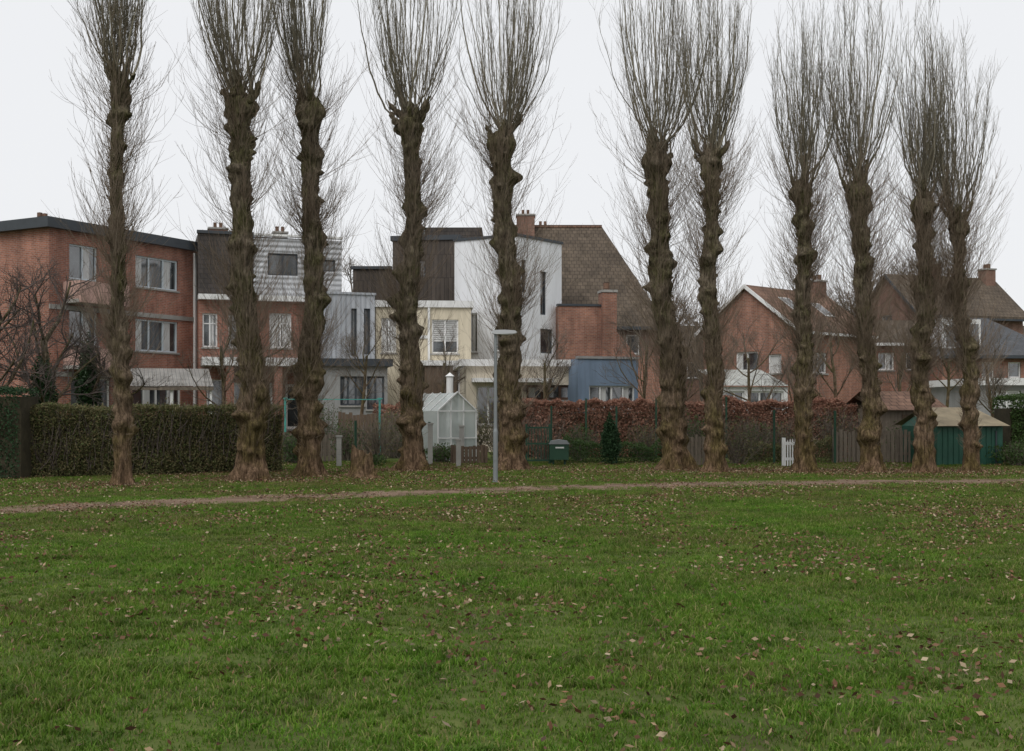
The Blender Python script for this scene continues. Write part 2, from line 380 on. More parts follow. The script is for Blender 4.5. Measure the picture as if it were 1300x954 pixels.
TREES = [(155,617,151,105,20,46,-150),(320,610,305,130,33,66,-220),(393,606,393,135,29,52,-210),
 (524,598,521,155,28,64,-170),(650,598,636,178,31,72,-130),(857,597,833,200,32,70,-140),
 (908,600,902,200,23,50,-90),(1023,600,1017,240,22,44,-25),(1106,600,1090,240,24,54,-50),
 (1175,600,1172,255,22,44,-5),(1233,600,1216,282,17,42,40)]
for i, t in enumerate(TREES):
    poplar('poplar_tree', *t, seed=i+11)

# ------------------------------------------------------------------ spreading bare trees
def bare_tree(name, x, y, h, spread, seed, levels=4, r=0.12, mat=None, trunk=0.25, into=None, per=(7,6,6,5), thin=1.0, up=0.05):
    rs = np.random.RandomState(seed); mb = into or NP()
    P, R = grow(np.array([[x, y, -0.05]]), np.array([[0.03, 0, 1.]]), np.array([h*trunk*1.6]), np.array([r]), np.array([r*0.6]), 8, 0.1, 0.05, rs)
    v, f = tubes(P, R, 8); mb.add(v, f, 0)
    L = spread
    rr = r*0.5
    cur = P
    for lv in range(levels):
        cur, Rr = sidetwigs(cur, per[lv], 0.35 if lv == 0 else 0.2, (L*0.6, L), (rr*0.6, rr), (28, 72) if lv == 0 else (20, 60), up, 0.13, rs, 6 if lv < 2 else 4, max(0.0025*thin, rr*0.35))
        v, f = tubes(cur, Rr, 5 if lv < 2 else 3); mb.add(v, f, 1 if lv else 0)
        L *= 0.52; rr = max(0.004*thin, rr*0.42)
    if into is None: return mb.make(name, [M['bark'], mat or M['fruit_twig']])
bare_tree('bare_fruit_tree', X(62,37), 37, 6.4, 4.2, 5, r=0.17, trunk=0.38, per=(8,6,6,5), up=0.07)
bare_tree('bare_fruit_tree', X(-25,35), 35, 6.2, 3.8, 6, r=0.15, trunk=0.38, up=0.07)
bare_tree('bare_fruit_tree', X(118,41), 41, 5.4, 3.2, 8, r=0.13, trunk=0.40, up=0.07)
G = M['grey_twig']
for i, (p, d, h, sp) in enumerate([(285,42,6.2,3.0),(345,43,5.6,2.6),(455,44,5.8,2.6),(560,46,5.5,2.4),(690,44,5.4,2.4),(815,44,6.4,3.0),(870,43,6.2,2.8),(955,43,5.6,2.6),(1005,44,6.0,2.6),(1062,42,6.4,3.0),(1140,43,6.0,2.8),(1200,44,5.6,2.6),(1262,43,5.2,2.4)]):
    bare_tree('bare_garden_tree', X(p,d), d, h, sp, 110+i, r=0.075, trunk=0.40, up=0.14, mat=G, per=(8,6,5,4))
mb = NP()
for i, (p, d, h, sp) in enumerate([(850,78,12,4.8),(893,76,11,4.5),(930,82,12,4.5),(1098,80,13,4.8),(1140,84,14,5),(460,78,12.5,4.6),(435,84,12.5,4.6),(1290,85,9,4),(20,90,8,4),(1210,88,13,5),(1350,80,10,4),(800,95,11,5),(990,92,11,5),(1050,95,12,5)]):
    bare_tree('', X(p,d), d, h, sp, 30+i, r=0.2, into=mb, trunk=0.42, thin=3.0, up=0.12)
mb.make('background_trees', [M['grey_twig'], M['grey_twig']])

# ------------------------------------------------------------------ leaf masses
def leaves(Pt, size, rs, flat=0.0):
    n = len(Pt); a = norm(rs.normal(0, 1, (n, 3))); 
    if flat: a = norm(a*np.array([1, 1, flat]))
    b_ = rs.normal(0, 1, (n, 3)); b_ = norm(np.cross(a, b_)); 
    if flat: b_ = norm(b_*np.array([1, 1, flat]))
    s = (size*rs.uniform(0.6, 1.3, n))[:, None]
    V = np.stack([Pt-a*s, Pt+b_*s*0.55, Pt+a*s, Pt-b_*s*0.55], 1).reshape(-1, 3)
    Fq = np.arange(n*4).reshape(-1, 4)
    return V, Fq
def hedge(name, pts, h, th, mat, n, size, seed, top_var=0.12, core=True, twigs=0, zb=0.0):
    rs = np.random.RandomState(seed); mb = NP(); pts = np.array(pts, float)
    seg = np.diff(pts, axis=0); sl = np.linalg.norm(seg, axis=1); cum = np.concatenate([[0], np.cumsum(sl)])
    def at(u):
        k = np.clip(np.searchsorted(cum, u)-1, 0, len(sl)-1); f = (u-cum[k])/sl[k]
        p = pts[k]+seg[k]*f[:, None]; nn = np.stack([seg[k][:, 1], -seg[k][:, 0]], -1)/sl[k][:, None]
        return p, nn
    u = rs.rand(n)*cum[-1]; p, nn = at(u)
    topn = np.array([mnoise.noise(Vector((uu*0.9+seed, 0, 0)))+0.5*mnoise.noise(Vector((uu*3.1+seed, 5, 0))) for uu in u])
    hh = h*(1+top_var*topn)
    face = rs.rand(n); wgt = th/(th+2*h)
    z = np.where(face < wgt, hh+rs.normal(0, 0.04, n), rs.rand(n)**0.95*hh)
    side = np.where(rs.rand(n) < 0.72, 1, -1)
    bulge = np.array([mnoise.noise(Vector((uu*1.3+seed, zz*1.6, 3))) for uu, zz in zip(u, z)])*0.16
    w = np.where(face < wgt, rs.uniform(-1, 1, n)*th/2, side*(th/2+bulge-np.abs(rs.normal(0, 0.07, n))))
    P = np.column_stack([p+nn*w[:, None], z+zb])
    v, f = leaves(P, size, rs); mb.add(v, f, 0)
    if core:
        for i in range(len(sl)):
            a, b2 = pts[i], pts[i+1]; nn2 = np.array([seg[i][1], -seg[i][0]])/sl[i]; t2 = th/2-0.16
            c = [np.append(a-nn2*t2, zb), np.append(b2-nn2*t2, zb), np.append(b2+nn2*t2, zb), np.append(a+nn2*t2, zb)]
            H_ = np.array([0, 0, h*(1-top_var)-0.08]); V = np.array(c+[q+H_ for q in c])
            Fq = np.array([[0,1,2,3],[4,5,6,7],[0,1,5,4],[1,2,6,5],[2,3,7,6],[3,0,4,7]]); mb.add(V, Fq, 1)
    if twigs:
        u = rs.rand(twigs)*cum[-1]; p, nn = at(u); w = rs.uniform(-0.6, 0.6, twigs)*th
        st = np.column_stack([p+nn*w[:, None], np.full(twigs, 0.1)+zb+rs.rand(twigs)*h*0.6])
        P, R = grow(st, rs.normal(0, 0.3, (twigs, 3))+np.array([0, 0, 1.]), rs.uniform(0.3, 0.62, twigs)*h, np.full(twigs, 0.008), np.full(twigs, 0.003), 5, 0.05, 0.12, rs)
        v, f = tubes(P, R, 3); mb.add(v, f, 2)
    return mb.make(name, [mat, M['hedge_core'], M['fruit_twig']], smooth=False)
def shrub(name, x, y, h, r, mat, n, size, seed, cone=0.0, twigs=60, zb=0.0):
    rs = np.random.RandomState(seed); mb = NP()
    dd = norm(rs.normal(0, 1, (n, 3))); rr = rs.rand(n)**0.45
    bl = np.array([mnoise.noise(Vector(q*2.2+seed)) for q in dd])*0.45+1
    P = dd*(rr*bl)[:, None]; z = P[:, 2]*0.5+0.5
    wr = r*(1-cone*np.clip(z, 0, 1))
    P = np.column_stack([x+P[:, 0]*wr, y+P[:, 1]*wr, zb+np.maximum(0.02, z*h)])
    v, f = leaves(P, size, rs); mb.add(v, f, 0)
    if twigs:
        st = np.column_stack([x+rs.normal(0, r*0.15, twigs), y+rs.normal(0, r*0.15, twigs), np.full(twigs, zb)])
        P, R = grow(st, rs.normal(0, 0.38, (twigs, 3))+np.array([0, 0, 1.]), rs.uniform(0.7, 1.05, twigs)*h, np.full(twigs, 0.012), np.full(twigs, 0.003), 6, 0.06, 0.1, rs)
        v, f = tubes(P, R, 4); mb.add(v, f, 1)
        Pa, Ra = sidetwigs(P, 6, 0.25, (h*0.15, h*0.35), (0.003, 0.006), (20, 55), 0.08, 0.12, rs)
        v, f = tubes(Pa, Ra, 3); mb.add(v, f, 1)
    return mb.make(name, [mat, M['grey_twig']], smooth=False)

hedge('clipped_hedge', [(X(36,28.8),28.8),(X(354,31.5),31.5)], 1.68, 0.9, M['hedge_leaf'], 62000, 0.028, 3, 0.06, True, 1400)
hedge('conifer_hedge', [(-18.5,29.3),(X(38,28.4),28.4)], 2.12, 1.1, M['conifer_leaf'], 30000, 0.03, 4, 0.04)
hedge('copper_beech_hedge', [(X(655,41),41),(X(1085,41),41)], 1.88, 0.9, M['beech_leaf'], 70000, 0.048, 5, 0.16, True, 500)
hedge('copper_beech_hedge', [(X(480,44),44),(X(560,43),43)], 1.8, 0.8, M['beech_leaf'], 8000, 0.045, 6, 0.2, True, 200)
hedge('laurel_hedge', [(X(1272,36.5),36.5),(X(1400,37),37)], 2.0, 1.2, M['green_leaf'], 16000, 0.045, 7, 0.12)
hedge('low_garden_hedge', [(X(700,36.6),36.6),(X(860,36.6),36.6)], 0.6, 0.7, M['green_leaf'], 8000, 0.03, 8, 0.6, False, 100)
hedge('low_garden_hedge', [(X(930,36.9),36.9),(X(1060,36.9),36.9)], 0.55, 0.7, M['hedge_leaf'], 7000, 0.03, 9, 0.6, False, 100)
shrub('conifer_shrub', X(775,35), 35, 1.45, 0.40, M['conifer_leaf'], 5000, 0.035, 21, 0.55, 0)
shrub('ivy_covered_trunk', X(57,37), 36.9, 3.4, 0.42, M['ivy_leaf'], 5500, 0.05, 22, 0.1, 0)
shrub('ivy_covered_trunk', X(114,41), 40.9, 4.2, 0.55, M['ivy_leaf'], 7500, 0.055, 23, 0.45, 0)
for i, (p, d, h, r, mt, n) in enumerate([(440,37,1.3,0.6,'green_leaf',900),(375,36,1.0,0.6,'green_leaf',2200),(600,38.5,1.7,0.7,'hedge_leaf',1500),(635,39,2.2,0.8,'hedge_leaf',700),
  (500,40,1.7,0.8,'hedge_leaf',900),(560,36.4,0.6,0.7,'green_leaf',1500),(935,35.3,1.5,0.65,'hedge_leaf',700),(880,38,1.5,0.7,'green_leaf',1400),(1150,39,1.3,0.9,'green_leaf',1800),
  (990,38,1.4,0.6,'hedge_leaf',500),(1060,38,1.8,0.7,'hedge_leaf',500),(735,38,1.2,0.6,'green_leaf',1200),(410,42,2.0,0.8,'green_leaf',1200),(1290,34.5,0.7,0.8,'green_leaf',1800),(820,37.5,1.3,0.6,'hedge_leaf',700),(470,34.5,0.35,0.5,'green_leaf',900),(300,40,2.1,0.8,'hedge_leaf',800),(220,40,2.0,0.7,'hedge_leaf',700),
  (480,37.5,1.5,0.8,'hedge_leaf',300),(530,39,1.8,0.7,'green_leaf',700),(1090,37.5,1.5,0.7,'hedge_leaf',300),(690,38.5,1.5,0.6,'beech_leaf',600),(960,38.5,1.3,0.6,'green_leaf',900)]):
    shrub('garden_shrub', X(p,d), d, h, r, M[mt], n, 0.035, 50+i)

# ------------------------------------------------------------------ architectural helper
class Frame:
    def __init__(s, A, B):
        s.A = np.array(A, float); s.B = np.array(B, float); D = s.B-s.A
        s.L = float(np.linalg.norm(D)); s.du = D/s.L; s.dn = np.array([s.du[1], -s.du[0]])
    def p(s, u, w, z): q = s.A+s.du*u+s.dn*w; return (q[0], q[1], z)
    def u(s, px):
        q = (px-650)/F; D = s.B-s.A; t = (q*s.A[1]-s.A[0])/(D[0]-q*D[1]); return t*s.L
    def z(s, px, py):
        d = s.A[1]+s.u(px)*s.du[1]; return Z(py, d)
def FR(pa, da, pb, db): return Frame((X(pa,da), da), (X(pb,db), db))
class B_:
    def __init__(s, name):
        s.e = bpy.data.objects.new(name, None); link(s.e); s.parts = {}
    def face(s, part, mat, pts):
        k = (part, mat); P = s.parts.setdefault(k, ([], []))
        i = len(P[0]); P[0].extend(pts); P[1].append(list(range(i, i+len(pts))))
    def box(s, part, mat, fr, u0, u1, w0, w1, z0, z1):
        c = [fr.p(u0,w0,z0),fr.p(u1,w0,z0),fr.p(u1,w1,z0),fr.p(u0,w1,z0),fr.p(u0,w0,z1),fr.p(u1,w0,z1),fr.p(u1,w1,z1),fr.p(u0,w1,z1)]
        for f in ((0,1,2,3),(7,6,5,4),(0,4,5,1),(1,5,6,2),(2,6,7,3),(3,7,4,0)): s.face(part, mat, [c[i] for i in f])
    def prism(s, part, mat, fr, prof, w0, w1):
        a = [fr.p(u,w0,z) for u,z in prof]; b = [fr.p(u,w1,z) for u,z in prof]
        s.face(part, mat, a); s.face(part, mat, b[::-1]); n = len(prof)
        for i in range(n): s.face(part, mat, [a[i],b[i],b[(i+1)%n],a[(i+1)%n]])
    def wall(s, fr, z0, z1, mat, ops=(), part='wall', u0=0, u1=None, w=0):
        u1 = fr.L if u1 is None else u1
        ops2 = []
        for o in ops:
            pa, pb, ya, yb = o[:4]; kw = o[4] if len(o) > 4 else {}
            a, b = fr.u(pa), fr.u(pb); pm = (pa+pb)/2
            zt, zb = fr.z(pm, ya), max(fr.z(pm, yb), 0.05)
            ops2.append((a, b, zb, zt, kw))
        us = sorted({u0, u1, *[o[0] for o in ops2], *[o[1] for o in ops2]}); zs = sorted({z0, z1, *[o[2] for o in ops2], *[o[3] for o in ops2]})
        for i in range(len(us)-1):
            for j in range(len(zs)-1):
                um, zm = (us[i]+us[i+1])/2, (zs[j]+zs[j+1])/2
                if um < u0 or um > u1 or zm < z0 or zm > z1: continue
                if any(o[0] < um < o[1] and o[2] < zm < o[3] for o in ops2): continue
                s.face(part, mat, [fr.p(us[i],w,zs[j]),fr.p(us[i+1],w,zs[j]),fr.p(us[i+1],w,zs[j+1]),fr.p(us[i],w,zs[j+1])])
        for (a, b, zb, zt, kw) in ops2:
            dp = kw.get('dp', 0.14); fm = kw.get('fm', 'white_trim'); n = kw.get('n', 2)
            for q in ([(a,zb),(b,zb)],[(b,zb),(b,zt)],[(b,zt),(a,zt)],[(a,zt),(a,zb)]):
                s.face(part, mat, [fr.p(q[0][0],w,q[0][1]),fr.p(q[1][0],w,q[1][1]),fr.p(q[1][0],w-dp,q[1][1]),fr.p(q[0][0],w-dp,q[0][1])])
            gl = 'window_glass'
            s.face(gl, 'glass', [fr.p(a,w-dp,zb),fr.p(b,w-dp,zb),fr.p(b,w-dp,zt),fr.p(a,w-dp,zt)])
            fw = kw.get('fw', 0.07)
            W0, W1 = w-dp+0.002, w-dp+0.06
            s.box('window_frame', fm, fr, a, b, W0, W1, zb, zb+fw); s.box('window_frame', fm, fr, a, b, W0, W1, zt-fw, zt)
            s.box('window_frame', fm, fr, a, a+fw, W0, W1, zb+fw, zt-fw); s.box('window_frame', fm, fr, b-fw, b, W0, W1, zb+fw, zt-fw)
            for k in range(1, n):
                um = a+(b-a)*k/n; s.box('window_frame', fm, fr, um-fw*0.5, um+fw*0.5, W0, W1, zb+fw, zt-fw)
            if kw.get('tr'):
                zz = zt-(zt-zb)*0.3; s.box('window_frame', fm, fr, a+fw, b-fw, W0, W1-0.01, zz-0.025, zz+0.025)
            c = kw.get('c')
            if c == 'shutter': s.box('roller_shutter', 'shutter', fr, a+fw, b-fw, W0-0.001, W0+0.03, zb+(zt-zb)*kw.get('sh',0.3), zt-fw)
            elif c:
                for k in range(n):
                    if (k+int(a*7)) % 2 == 0 or c == 'full':
                        ua, ub = a+(b-a)*k/n+fw, a+(b-a)*(k+1)/n-fw
                        s.box('curtain', 'curtain', fr, ua, ua+(ub-ua)*(0.55 if c != 'full' else 1), W0+0.001, W0+0.012, zb+fw, zt-fw)
            if kw.get('sill', True): s.box('window_sill', kw.get('sm', 'concrete'), fr, a-0.06, b+0.06, w-dp+0.065, w+0.06, zb-0.07, zb-0.001)
    def shell(s, fr, depth, z0, z1, mat, ops=(), left_ops=(), right_ops=(), roof='roof_felt'):
        s.wall(fr, z0, z1, mat, ops)
        bl = fr.A-fr.dn*depth; br = fr.B-fr.dn*depth
        fl = Frame(bl, fr.A); frr = Frame(fr.B, br); fb = Frame(br, bl)
        s.wall(fl, z0, z1, mat, left_ops); s.wall(frr, z0, z1, mat, right_ops); s.wall(fb, z0, z1, mat)
        if roof: s.face('roof', roof, [fr.p(0,0,z1),fr.p(fr.L,0,z1),fr.p(fr.L,-depth,z1),fr.p(0,-depth,z1)])
        return fl, frr
    def fascia(s, fr, depth, z, h, mat, over=0.15, th=0.16):
        for (a,b,c,d_) in ((-over,fr.L+over,over-th,over),(-over,fr.L+over,-depth-over,-depth-over+th),(-over,-over+th,-depth-over+th,over-th),(fr.L+over-th,fr.L+over,-depth-over+th,over-th)):
            s.box('roof_fascia', mat, fr, a, b, c, d_, z-h*0.55, z+h*0.45)
    def done(s):
        for (part, mk), (vs, fs) in s.parts.items():
            me = bpy.data.meshes.new(part); me.from_pydata(vs, [], fs); me.update()
            uvl = me.uv_layers.new(name='UVMap')
            for pl in me.polygons:
                n = pl.normal
                t = Vector((0,0,1)).cross(n)
                t = t.normalized() if t.length > 1e-3 else Vector((1,0,0))
                bb = n.cross(t)
                for li in pl.loop_indices:
                    co = me.vertices[me.loops[li].vertex_index].co; uvl.data[li].uv = (co.dot(t), co.dot(bb))
            me.materials.append(M[mk])
            link(bpy.data.objects.new(part, me), s.e)
        return s.e
def chimney(b, fr, u, w, z0, z1, sz=0.6, mat='brick_brown'):
    b.box('chimney', mat, fr, u-sz/2, u+sz/2, w-sz/2, w+sz/2, z0, z1)
    b.box('chimney_cap', 'concrete', fr, u-sz/2-0.05, u+sz/2+0.05, w-sz/2-0.05, w+sz/2+0.05, z1+0.001, z1+0.09)
    for k in (-0.14, 0.14): b.box('chimney_pot', 'tile_orange', fr, u+k-0.08, u+k+0.08, w-0.08, w+0.08, z1+0.091, z1+0.38)
def aerial(b, fr, u, w, z0, h=1.6):
    b.box('aerial_mast', 'galv', fr, u-0.02, u+0.02, w-0.02, w+0.02, z0, z0+h)
    b.box('aerial_boom', 'galv', fr, u-0.45, u+0.45, w-0.012, w+0.012, z0+h+0.001, z0+h+0.025)
    for k in range(6): b.box('aerial_element', 'galv', fr, u-0.4+k*0.16, u-0.385+k*0.16, w-0.2, w+0.2, z0+h+0.026, z0+h+0.04)

# ---- 1 brick apartment house (left)
b = B_('brick_apartment_house'); fr = FR(62,48,250,55.4)
WB = dict(fm='frame_blue', c='half', n=2)
ops = [(88,124,312,356,WB),(172,226,328,367,dict(WB,n=3)),(88,124,392,438,WB),(172,226,407,447,dict(WB,n=3)),(168,230,489,519,dict(n=4,c='half')),(90,140,480,530,dict(n=3))]
fl, frr = b.shell(fr, 12.5, 0, 9.1, 'brick_red', ops)
b.fascia(fr, 12.5, 9.25, 0.42, 'dark_trim', 0.35, 0.25)
for ya, yb in ((361,388),(444,470)):
    ua, ub = fr.u(80), fr.u(142); zt, zb = fr.z(110,ya), fr.z(110,yb)
    b.box('balcony_parapet', 'pink_render', fr, ua, ub, 0.95, 1.05, zb, zt); b.box('balcony_floor', 'concrete', fr, ua, ub, 0.003, 0.949, zb, zb+0.15)
    b.box('balcony_parapet', 'pink_render', fr, ua, ua+0.1, 0.003, 0.949, zb+0.151, zt); b.box('balcony_parapet', 'pink_render', fr, ub-0.1, ub, 0.003, 0.949, zb+0.151, zt)
b.box('concrete_band', 'concrete', fr, 0, fr.L, 0.003, 0.05, 5.75, 5.95); b.box('concrete_band', 'concrete', fr, 0, fr.L, 0.003, 0.05, 3.0, 3.2)
b.box('downpipe', 'white_trim', fr, fr.L-0.25, fr.L-0.15, 0.01, 0.11, 0, 8.95); b.box('downpipe', 'grey_render', fr, fr.u(150), fr.u(150)+0.1, 0.01, 0.11, 0, 8.95)
chimney(b, fr, 3, -4, 9.1, 10.0); chimney(b, fr, 7, -6, 9.1, 10.2, 0.8)
b.done()
# canopy on posts
b = B_('corrugated_canopy'); fr = FR(160,46,268,47)
za, zb = fr.z(200,471), fr.z(200,491)
b.face('roof_sheet', 'polycarb', [fr.p(0,1.4,zb),fr.p(fr.L,1.4,zb),fr.p(fr.L,-1.6,za+0.15),fr.p(0,-1.6,za+0.15)])
b.box('edge_beam', 'wood_fence', fr, 0, fr.L, 1.3, 1.38, zb-0.16, zb-0.02)
for u in (0.05, fr.L/2, fr.L-0.15): b.box('post', 'white_trim', fr, u, u+0.1, 1.2, 1.29, 0, zb-0.02)
b.done()
# ---- 2 slate clad terraced house
b = B_('slate_clad_house'); fr = FR(252,54,436,56)
zc = fr.z(340,383); zt = fr.z(340,298)
W = dict(n=2, c='half', tr=True)
ops = [(257,276,398,441,W),(290,318,400,442,W),(342,370,398,442,dict(W,c='full')),(392,410,400,440,W),(262,285,482,530,dict(n=1)),(295,346,486,530,dict(n=3,fw=0.12)),(362,386,488,545,dict(n=1,fw=0.12))]
b.shell(fr, 11, 0, zc, 'brick_red', ops)
fu = Frame(fr.p(0.0,-0.5,0)[:2], fr.p(fr.L,-0.5,0)[:2])
um = fu.u(322)
b.wall(fu, zc, zt, 'slate_dark', [(300,318,318,352,dict(n=1,fm='dark_trim',sill=False))], 'slate_mansard', 0, um)
b.wall(fu, zc, zt-0.1, 'metal_horiz', [(340,378,322,350,dict(n=2,fm='dark_trim',sill=False)),(405,426,330,345,dict(n=1,fm='dark_trim',sill=False))], 'metal_cladding', um, fu.L)
fl = Frame(fu.p(0,-10,0)[:2], fu.A); b.wall(fl, zc, zt, 'slate_dark'); f2 = Frame(fu.B, fu.p(fu.L,-10,0)[:2]); b.wall(f2, zc, zt-0.1, 'metal_horiz')
b.face('roof', 'roof_felt', [fu.p(0,0,zt),fu.p(fu.L,0,zt-0.1),fu.p(fu.L,-10,zt-0.1),fu.p(0,-10,zt)])
b.box('parapet_cap', 'dark_trim', fu, -0.05, um, -0.2, 0.1, zt+0.002, zt+0.14); b.box('parapet_cap', 'white_trim', fu, um+0.002, fu.L+0.05, -0.2, 0.08, zt+0.002, zt+0.1)
b.box('cornice', 'white_trim', fr, -0.02, fr.L+0.05, -0.49, 0.4, zc+0.002, zc+0.24)
zz = fr.z(320,466); b.box('bay_canopy', 'white_trim', fr, 0.1, fr.u(392), 0.003, 1.5, zz, zz+0.38)
for p in (290, 350, 391): b.box('bay_pier', 'brick_red', fr, fr.u(p)-0.2, fr.u(p)+0.15, 0.9, 1.4, 0, zz-0.002)
chimney(b, fu, 1.2, -5, zt-0.05, zt+0.9, 0.9, 'brick_brown'); chimney(b, fu, 4.4, -6, zt-0.2, zt+1.0, 0.7, 'concrete')
b.done()
# ---- 3 grey metal clad house
b = B_('metal_clad_house'); fr = FR(408,52,476,52.8)
zt = fr.z(440,374)
b.shell(fr, 12, 0, zt, 'metal_grey', [(446,453,392,452,dict(n=1,fm='dark_trim',sill=False)),(462,470,392,450,dict(n=1,fm='dark_trim',sill=False))])
b.box('parapet_cap', 'metal_grey', fr, -0.04, fr.L+0.04, -0.3, 0.06, zt+0.002, zt+0.1)
f3 = FR(398,47.5,492,48.2); z3 = f3.z(440,463)
b.shell(f3, 4, 0, z3, 'grey_render', [(432,462,478,515,dict(n=3,fm='dark_trim')),(466,488,478,520,dict(n=2,fm='dark_trim'))])
b.fascia(f3, 4, z3+0.1, 0.3, 'dark_trim', 0.2)
b.done()
# ---- 4 cream terraced house
b = B_('cream_rendered_house'); fr = FR(477,53,598,53.4)
zt = fr.z(530,388)
b.shell(fr, 11, 0, zt, 'yellow_render', [(484,503,404,448,dict(n=2,c='full')),(548,582,406,449,dict(n=2,c='shutter',sh=0.35)),(556,572,480,530,dict(n=1,fm='brown_trim'))])
b.fascia(fr, 11, zt+0.08, 0.3, 'white_trim', 0.12)
b.box('string_course', 'white_trim', fr, fr.u(505), fr.u(545), 0.003, 0.05, fr.z(530,430), fr.z(530,426))
b.box('downpipe', 'white_trim', fr, fr.u(543), fr.u(543)+0.1, 0.01, 0.11, 0, zt-0.1)
zc = fr.z(560,466); b.box('flat_canopy', 'white_trim', fr, fr.u(512), fr.L, 0.003, 2.2, zc-0.02, zc+0.2)
b.box('timber_annex', 'wood_brown', fr, fr.u(538), fr.u(577), 0.9, 2.1, 0, zc-0.022)
b.box('annex_wall', 'white_render', fr, fr.u(579), fr.L-0.05, 1.2, 2.0, 0, zc-0.022)
b.done()
# ---- dark slate-hung house behind
b = B_('dark_shingle_house'); fr = FR(448,62,498,62); b.shell(fr, 9, 0, fr.z(470,342), 'shingle_brown')
b.box('roof_edge','dark_trim',fr,-0.1,fr.L-0.02,-0.2,0.12,fr.z(470,342)+0.002,fr.z(470,342)+0.15)
f2 = FR(498.5,61,582,60.5); zt = f2.z(540,304); b.shell(f2, 10, 0, zt, 'shingle_brown', [(520,540,330,352,dict(n=1,fm='dark_trim',sill=False))]); b.fascia(f2, 10, zt+0.08, 0.25, 'dark_trim', 0.1)
f4 = FR(531,68,612,68); b.box('rooftop_volume','slate_dark',f4,0,f4.L,-4,0,6,f4.z(570,289))
aerial(b, f2, 1.0, -3, zt, 1.5)
b.done()
# ---- 5 white modern house
b = B_('white_modern_house'); fr = FR(577,57,656,55.2); zt = fr.z(610,304)
sl = dict(n=1, fm='dark_trim', sill=False)
b.wall(fr, 0, zt, 'white_render', [(588,606,398,448,dict(n=2,c='half')),(628,650,398,446,dict(n=2,c='half')),(600,640,476,500,dict(n=3))])
f2 = Frame(fr.B, (X(713,58.0),58.0)); zt2 = zt
b.wall(f2, 0, zt2, 'white_render', [(686,694,345,400,sl),(686,702,418,449,sl),(662,668,330,372,sl)])
bk = Frame(fr.A-fr.dn*9, fr.A); b.wall(bk, 0, zt, 'white_render')
b.face('roof','roof_felt',[(*fr.A,zt),(*fr.B,zt),(*f2.B,zt),(f2.B[0]-1,f2.B[1]+7,zt),(*bk.A,zt)])
b.face('wall','white_render',[(*f2.B,0),(f2.B[0]-1,f2.B[1]+7,0),(f2.B[0]-1,f2.B[1]+7,zt),(*f2.B,zt)])
b.box('parapet_cap','dark_trim',fr,-0.05,fr.L,-0.3,0.07,zt+0.002,zt+0.12); b.box('parapet_cap','dark_trim',f2,0.002,f2.L+0.05,-0.3,0.07,zt+0.003,zt+0.121)
b.done()
# ---- low extensions
b = B_('cream_flat_roof_extension'); fr = FR(592,46,734,46.4); zt = fr.z(660,464)
b.shell(fr, 7, 0, zt, 'cream_render', [(668,690,489,508,dict(n=1,fm='brown_trim',fw=0.1,c='half')),(694,728,489,508,dict(n=2,fm='brown_trim',fw=0.1,c='half')),(605,650,490,540,dict(n=3))])
b.fascia(fr, 7, zt+0.1, 0.26, 'white_trim', 0.3)
zq = fr.z(640,486); b.box('white_awning_cassette','white_trim',fr,0.2,fr.u(700),0.003,0.9,zq,zq+0.16)
for p in (664, 704): b.box('wall_lamp','dark_trim',fr,fr.u(p),fr.u(p)+0.12,0.003,0.15,2.35,2.6)
b.done()
b = B_('blue_extension'); fr = FR(733.5,45.2,810,45.8); zt = fr.z(770,456)
b.shell(fr, 7.4, 0, zt, 'blue_render', [(748,806,490,520,dict(n=4,fw=0.06,c='half'))])
b.box('coping','grey_render',fr,-0.03,fr.L+0.04,-0.2,0.05,zt+0.002,zt+0.1)
b.done()
# ---- brick rear wing with chimney
b = B_('brick_rear_wing'); fr = FR(709,57,768,57.4); zt = fr.z(740,389)
b.shell(fr, 3, 0, zt, 'brick_orange')
b.box('coping','dark_trim',fr,-0.05,fr.L+0.03,-0.3,0.06,zt+0.002,zt+0.1)
b.box('chimney_breast','brick_orange',fr,fr.u(763),fr.u(781),-0.5,0.3,0,fr.z(770,372)); zz=fr.z(770,372)
b.box('chimney_cap','concrete',fr,fr.u(762),fr.u(782),-0.55,0.35,zz+0.002,zz+0.12)
b.box('chimney_pot','tile_orange',fr,fr.u(767),fr.u(773),-0.2,0.1,zz+0.122,zz+0.5)
u0=fr.u(781)+0.002; zA=fr.z(790,420)
b.prism('sloping_wall','brick_orange',fr,[(u0,0),(u0+2.4,0),(u0+2.4,fr.z(800,452)),(u0+1.0,fr.z(800,452)),(u0,zA)],-0.4,0.2)
b.done()
# ---- large hipped roof house
b = B_('hipped_roof_house'); e = FR(600,61,838,61); ze = e.z(700,416)
b.shell(e, 11, 0, ze, 'brick_brown', [(795,812,425,450,dict(n=1))], roof=None)
rx1 = X(764,66.5); zr = Z(288,66.5); rx0 = X(628,66.5)
E0=e.p(-0.4,0.4,ze); E1=e.p(e.L+0.4,0.4,ze); E2=e.p(e.L+0.4,-11.4,ze); E3=e.p(-0.4,-11.4,ze); R0=(rx0,66.5,zr); R1=(rx1,66.5,zr)
b.face('tiled_roof','tile_brown',[E0,E1,R1,R0]); b.face('tiled_roof','tile_brown',[E1,E2,R1]); b.face('tiled_roof','tile_brown',[E2,E3,R0,R1]); b.face('tiled_roof','tile_brown',[E3,E0,R0])
b.box('gutter','dark_trim',e,-0.45,e.L+0.45,0.401,0.5,ze-0.14,ze+0.02)
fz = Frame((rx0,66.5),(rx1,66.5)); b.box('ridge_tiles','tile_orange',fz,0,fz.L,-0.12,0.12,zr-0.06,zr+0.08)
chimney(b, fz, fz.u(667), 0.6, zr-1.4, zr+0.45, 1.0, 'brick_brown'); chimney(b, fz, fz.u(690), -1.5, zr-1.4, zr+0.15, 0.8, 'brick_brown')
